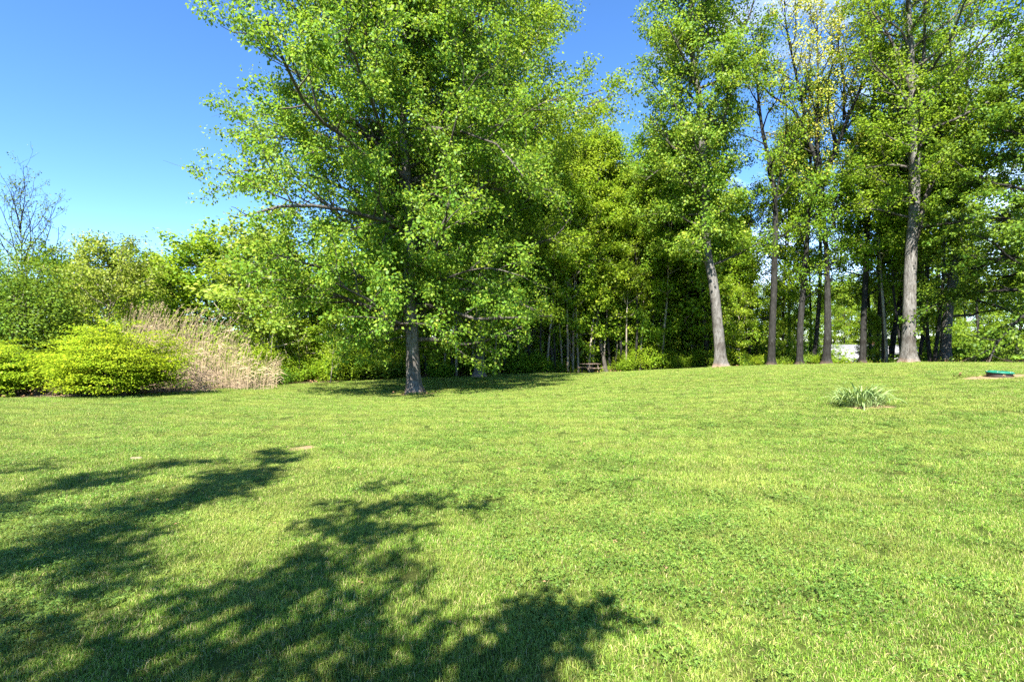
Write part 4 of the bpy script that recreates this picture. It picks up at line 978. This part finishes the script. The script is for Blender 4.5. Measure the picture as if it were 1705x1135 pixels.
# ------------------------------------------------------------------ grass and clover (stuff, instanced tufts)
def lawn_leaf_mat(name, stops, trans, dry):
    m, N, L, b = new_mat(name)
    g = N.new('ShaderNodeNewGeometry'); oi = N.new('ShaderNodeObjectInfo')
    r = ramp(N, stops); L.new(g.outputs['Random Per Island'], r.inputs['Fac'])
    n1 = noise(N, L, 0.55, 5, 0.62, oi.outputs['Location']); n2 = noise(N, L, 2.6, 3, 0.6, oi.outputs['Location'])
    sm = N.new('ShaderNodeMath'); sm.operation = 'MULTIPLY_ADD'; sm.inputs[1].default_value = 0.45; L.new(n2.outputs['Fac'], sm.inputs[0]); 
    s0 = N.new('ShaderNodeMath'); s0.operation = 'MULTIPLY'; s0.inputs[1].default_value = 0.55; L.new(n1.outputs['Fac'], s0.inputs[0]); L.new(s0.outputs[0], sm.inputs[2])
    f = N.new('ShaderNodeMapRange'); f.inputs['From Min'].default_value = 0.44; f.inputs['From Max'].default_value = 0.66; f.inputs['To Max'].default_value = dry
    L.new(sm.outputs[0], f.inputs['Value'])
    col = mixc(N, L, f.outputs['Result'], r.outputs['Color'], (0.33, 0.34, 0.07))
    h = N.new('ShaderNodeHueSaturation'); mr = N.new('ShaderNodeMapRange'); mr.inputs['To Min'].default_value = 0.78; mr.inputs['To Max'].default_value = 1.25
    wv = N.new('ShaderNodeTexWave'); wv.bands_direction = 'Y'; wv.inputs['Scale'].default_value = 0.28; wv.inputs['Distortion'].default_value = 1.2; wv.inputs['Detail'].default_value = 1
    rm = N.new('ShaderNodeMapping'); rm.inputs['Rotation'].default_value = (0, 0, 0.22); L.new(oi.outputs['Location'], rm.inputs['Vector']); L.new(rm.outputs['Vector'], wv.inputs['Vector'])
    wm = N.new('ShaderNodeMapRange'); wm.inputs['To Min'].default_value = 0.9; wm.inputs['To Max'].default_value = 1.1; L.new(wv.outputs['Fac'], wm.inputs['Value'])   # mowing passes
    mu = N.new('ShaderNodeMath'); mu.operation = 'MULTIPLY'; L.new(mr.outputs['Result'], mu.inputs[0]); L.new(wm.outputs['Result'], mu.inputs[1])
    L.new(oi.outputs['Random'], mr.inputs['Value']); L.new(mu.outputs[0], h.inputs['Value']); L.new(col, h.inputs['Color'])
    L.new(h.outputs['Color'], b.inputs['Base Color']); b.inputs['Roughness'].default_value = 0.5; b.inputs['Specular IOR Level'].default_value = 0.3
    t = N.new('ShaderNodeBsdfTranslucent'); L.new(h.outputs['Color'], t.inputs['Color'])
    ms = N.new('ShaderNodeMixShader'); ms.inputs['Fac'].default_value = trans
    L.new(b.outputs[0], ms.inputs[1]); L.new(t.outputs[0], ms.inputs[2]); L.new(ms.outputs[0], N.get('Material Output').inputs['Surface'])
    return m
M_GRASS = lawn_leaf_mat('grass_blade', [(0.0, (0.075, 0.17, 0.014)), (0.45, (0.14, 0.265, 0.022)), (0.80, (0.24, 0.35, 0.04)), (0.89, (0.38, 0.33, 0.13)), (1.0, (0.48, 0.40, 0.20))], 0.3, 0.6)
M_CLOVER = lawn_leaf_mat('clover_leaf', [(0.0, (0.06, 0.14, 0.02)), (0.6, (0.11, 0.20, 0.03)), (1.0, (0.18, 0.27, 0.045))], 0.3, 0.25)
M_LITTER = plain_mat('fallen_leaf', (0.30, 0.18, 0.09), 0.85, 0.4, 2.0, 0.2)
def grass_tuft(seed, n, rad, h, w):
    rng = RS(seed); V = np.empty((n, 5, 3))
    a = rng.rand(n) * 6.283; r = rad * np.sqrt(rng.rand(n)); p = np.stack([np.cos(a) * r, np.sin(a) * r, np.full(n, -0.006)], -1)
    an = rng.rand(n) * 6.283; lean = np.abs(rng.normal(0.45, 0.6, n)); hh = h * rng.uniform(0.55, 1.15, n)
    d = np.stack([np.cos(an), np.sin(an), 0 * an], -1); s = np.stack([-np.sin(an + rng.normal(0, .6, n)), np.cos(an + rng.normal(0, .6, n)), 0 * an], -1) * (w * rng.uniform(.6, 1.2, n))[:, None]
    up = np.array([0, 0, 1.0])
    mid = p + d * (hh * lean * .35)[:, None] + up * (hh * .6)[:, None]; tip = p + d * (hh * lean * 1.05)[:, None] + up * (hh * np.clip(1.02 - .35 * lean, .3, 1))[:, None]
    V[:, 0] = p - s; V[:, 1] = p + s; V[:, 2] = mid + s * .8; V[:, 3] = mid - s * .8; V[:, 4] = tip
    i = np.arange(n)[:, None] * 5
    return mesh_np('tuft', V.reshape(-1, 3), [i + np.array([[0, 1, 2, 3]]), i + np.array([[3, 2, 4]])], False, M_GRASS)
def clover_tuft(seed, n, rad, h):
    rng = RS(seed); V = []; F = []
    for q in range(n):
        a = rng.rand() * 6.28; r = rad * math.sqrt(rng.rand()); c = np.array([math.cos(a) * r, math.sin(a) * r, h * rng.uniform(.5, 1.1)])
        nr = unit(np.array([0, 0, 1]) + rng.normal(0, .3, 3)); u = unit(np.cross(nr, rng.normal(0, 1, 3))); sz = rng.uniform(.005, .0098)
        for k in range(3):
            d = rot(u, nr, k * 2.094); e = np.cross(nr, d); b0 = len(V)
            V += [c, c + d * sz * .6 + e * sz * .5 + nr * .003, c + d * sz * 1.15 + e * sz * .28, c + d * sz * 1.15 - e * sz * .28, c + d * sz * .6 - e * sz * .5 + nr * .003]
            F.append((b0, b0 + 1, b0 + 2, b0 + 3, b0 + 4))
    return mesh_np('tuft', V, np.array(F), False, M_CLOVER)
def leaf_bit(seed):
    rng = RS(seed); n = 3; p = rng.normal(0, .06, (n, 3)); p[:, 2] = .03
    return leaf_mesh('tuft', p, np.array([0, 0, 1]) + rng.normal(0, .4, (n, 3)), rng.normal(0, 1, (n, 3)) * np.array([1, 1, .2]), np.full(n, .055), M_LITTER, .6, .2)
def weed(seed):
    rng = RS(seed); n = 46; a = rng.rand(n) * 6.28; r = .22 * np.sqrt(rng.rand(n)); p = np.stack([np.cos(a) * r, np.sin(a) * r, rng.uniform(.04, .34, n) * (1.1 - r * 2)], -1)
    return leaf_mesh('tuft', p, np.array([0, 0, .8]) + rng.normal(0, .4, (n, 3)), np.stack([np.cos(a), np.sin(a), 0 * a], -1) + rng.normal(0, .4, (n, 3)), .085 * rng.uniform(.6, 1.3, n), LEAF_FOREST, .6, .2)
def coll(name, meshes):
    c = bpy.data.collections.new(name)
    for me in meshes: c.objects.link(bpy.data.objects.new(name, me))
    return c
def scatter(name, pts, scales, rots, collection, label, tilt=0.0):
    me = bpy.data.meshes.new(name); me.vertices.add(len(pts)); me.vertices.foreach_set('co', np.asarray(pts, np.float32).ravel())
    a = me.attributes.new('tuft_scale', 'FLOAT_VECTOR', 'POINT'); a.data.foreach_set('vector', np.asarray(scales, np.float32).ravel())
    a = me.attributes.new('tuft_rot', 'FLOAT_VECTOR', 'POINT'); a.data.foreach_set('vector', np.asarray(rots, np.float32).ravel())
    me.update()
    ng = bpy.data.node_groups.new(name, 'GeometryNodeTree')
    ng.interface.new_socket('Geometry', in_out='INPUT', socket_type='NodeSocketGeometry'); ng.interface.new_socket('Geometry', in_out='OUTPUT', socket_type='NodeSocketGeometry')
    n = ng.nodes; gi = n.new('NodeGroupInput'); go = n.new('NodeGroupOutput')
    mp = n.new('GeometryNodeMeshToPoints'); ip = n.new('GeometryNodeInstanceOnPoints'); ci = n.new('GeometryNodeCollectionInfo')
    ci.inputs['Collection'].default_value = collection; ci.inputs['Separate Children'].default_value = True; ci.inputs['Reset Children'].default_value = True
    ip.inputs['Pick Instance'].default_value = True
    s = n.new('GeometryNodeInputNamedAttribute'); s.data_type = 'FLOAT_VECTOR'; s.inputs['Name'].default_value = 'tuft_scale'
    r = n.new('GeometryNodeInputNamedAttribute'); r.data_type = 'FLOAT_VECTOR'; r.inputs['Name'].default_value = 'tuft_rot'
    rv = n.new('FunctionNodeRandomValue'); rv.data_type = 'INT'; rv.inputs['Min'].default_value = 0; rv.inputs['Max'].default_value = len(collection.objects) - 1
    er = n.new('FunctionNodeEulerToRotation')
    l = ng.links
    l.new(gi.outputs[0], mp.inputs[0]); l.new(mp.outputs[0], ip.inputs['Points']); l.new(ci.outputs[0], ip.inputs['Instance'])
    l.new(s.outputs['Attribute'], ip.inputs['Scale']); l.new(r.outputs['Attribute'], er.inputs[0]); l.new(er.outputs[0], ip.inputs['Rotation'])
    l.new(rv.outputs[2], ip.inputs['Instance Index']); l.new(ip.outputs[0], go.inputs[0])
    o = bpy.data.objects.new(name, me); C.objects.link(o)
    md = o.modifiers.new('scatter', 'NODES'); md.node_group = ng
    o['kind'] = 'stuff'; o['label'] = label
    return o
rng = RS(700)
def band(y0, y1, dens, margin=2.5, bk=0.0):
    n = int(((y1 ** 2 - y0 ** 2) * 1.02 + 2 * margin * (y1 - y0)) * dens)
    y = y0 + (y1 - y0) * rng.rand(int(n * 1.8)); hw = y * 1.02 + margin
    ok = rng.rand(len(y)) < hw / (y1 * 1.02 + margin); y = y[ok][:n]; x = (rng.rand(len(y)) * 2 - 1) * (y * 1.02 + margin)
    return x, y
def vnoise(x, y, f, seed):
    r = RS(seed); out = np.zeros(len(x))
    for q in range(7):
        a = r.rand() * 6.28; k = f * r.uniform(.5, 1.8); out += np.sin((x * math.cos(a) + y * math.sin(a)) * k + r.rand() * 6.28)
    return out / 7 ** .5
GX, GY, GS = [], [], []
for y0, y1, dens, sc in ((0.9, 5.0, 220, 1.0), (5.0, 9.0, 125, 1.12), (9.0, 16.0, 70, 1.35), (16.0, 27.0, 36, 1.7), (27.0, 38.0, 20, 2.1)):
    x, y = band(y0, y1, dens); GX.append(x); GY.append(y); GS.append(np.full(len(x), sc))
GX, GY, GS = map(np.concatenate, (GX, GY, GS))
ok = (rng.rand(len(GX)) < np.clip(lawn_mask(GX, GY) * 1.4 - .2, 0, 1)) & (rng.rand(len(GX)) > bare_mask(GX, GY) * 1.1)
GX, GY, GS = GX[ok], GY[ok], GS[ok]
n = len(GX)
hgt = rng.uniform(.75, 1.2, n) * (1 + .18 * vnoise(GX, GY, 1.3, 9))
for px, Y, r0 in ((690, 20.5, .4), (1200, 29.5, .42), (1513, 27, .45), (1284, 31, .3), (1331, 31.5, .28), (1376, 30.5, .3), (1436, 31, .26), (1573, 29, .36)):
    a = rng.rand(46) * 6.28; rd = r0 + .32 * rng.rand(46) ** 1.5                  # uncut tufts round the trunks
    GX = np.append(GX, PX(px, Y) + np.cos(a) * rd); GY = np.append(GY, Y + np.sin(a) * rd); GS = np.append(GS, np.full(46, 1.2)); hgt = np.append(hgt, rng.uniform(1.6, 4.0, 46))
n = len(GX)
tg = coll('grass_tufts', [grass_tuft(710 + q, 88, 0.085, 0.038, 0.0017) for q in range(6)])
zz = gz(GX, GY)
scatter('grass', np.stack([GX, GY, zz], -1), np.stack([GS, GS, GS ** .35 * np.clip(hgt, .5, 4.0)], -1), np.stack([0 * GX, 0 * GX, rng.rand(n) * 6.28], -1), tg, 'short mown grass of the lawn')
x, y = [], []
for y0, y1, dens in ((0.9, 5.0, 75), (5.0, 10.0, 26), (10.0, 16.0, 6)):
    a, b_ = band(y0, y1, dens); x.append(a); y.append(b_)
x, y = map(np.concatenate, (x, y))
pm = vnoise(x, y, 1.6, 21) + .5 * vnoise(x, y, 4.5, 22) + np.where(x > 0, .25 * np.minimum(x / 2, 1.5), .1) - .35 * np.clip((y - 4) / 4, 0, 1.5)
ok = (rng.rand(len(x)) < np.clip(pm * .8 + .35, 0.04, 1)) & (lawn_mask(x, y) > .7) & (bare_mask(x, y) < .2)
x, y = x[ok], y[ok]; n = len(x)
tcv = coll('clover_tufts', [clover_tuft(720 + q, 30, 0.10, 0.042) for q in range(4)])
s = np.where(y > 5, 1.25, 1.0) * rng.uniform(.85, 1.3, n)
scatter('clover', np.stack([x, y, gz(x, y)], -1), np.stack([s, s, s * .95], -1), np.stack([0 * x, 0 * x, rng.rand(n) * 6.28], -1), tcv, 'clover patches growing through the lawn')
x, y = band(1.0, 14.0, .5); ok = lawn_mask(x, y) > .8; x, y = x[ok], y[ok]
x2, y2 = band(14.0, 42.0, 7.0); ok = (lawn_mask(x2, y2) < .4) | (rng.rand(len(x2)) < bare_mask(x2, y2) * .8); x2, y2 = x2[ok], y2[ok]
x = np.concatenate([x, x2]); y = np.concatenate([y, y2]); n = len(x); s = np.where(y > 14, 2.0, .42) * rng.uniform(.6, 1.2, n)
scatter('fallen_leaves', np.stack([x, y, gz(x, y) + np.where(y > 14, 0.0, .022)], -1), np.stack([s, s, s], -1), np.stack([rng.normal(0, .2, n), rng.normal(0, .2, n), rng.rand(n) * 6.28], -1), coll('leaf_bits', [leaf_bit(730 + q) for q in range(4)]), 'dry fallen leaves')
x, y = band(14.0, 44.0, 3.0); lm_ = lawn_mask(x, y); ok = (lm_ < .55) & (rng.rand(len(x)) < .3 + .5 * (vnoise(x, y, .6, 31) > 0)); x, y = x[ok], y[ok]; n = len(x)
s = rng.uniform(.6, 1.6, n)
scatter('ground_cover', np.stack([x, y, gz(x, y)], -1), np.stack([s, s, s], -1), np.stack([0 * x, 0 * x, rng.rand(n) * 6.28], -1), coll('weeds', [weed(740 + q) for q in range(4)]), 'low leafy weeds on the woodland floor')
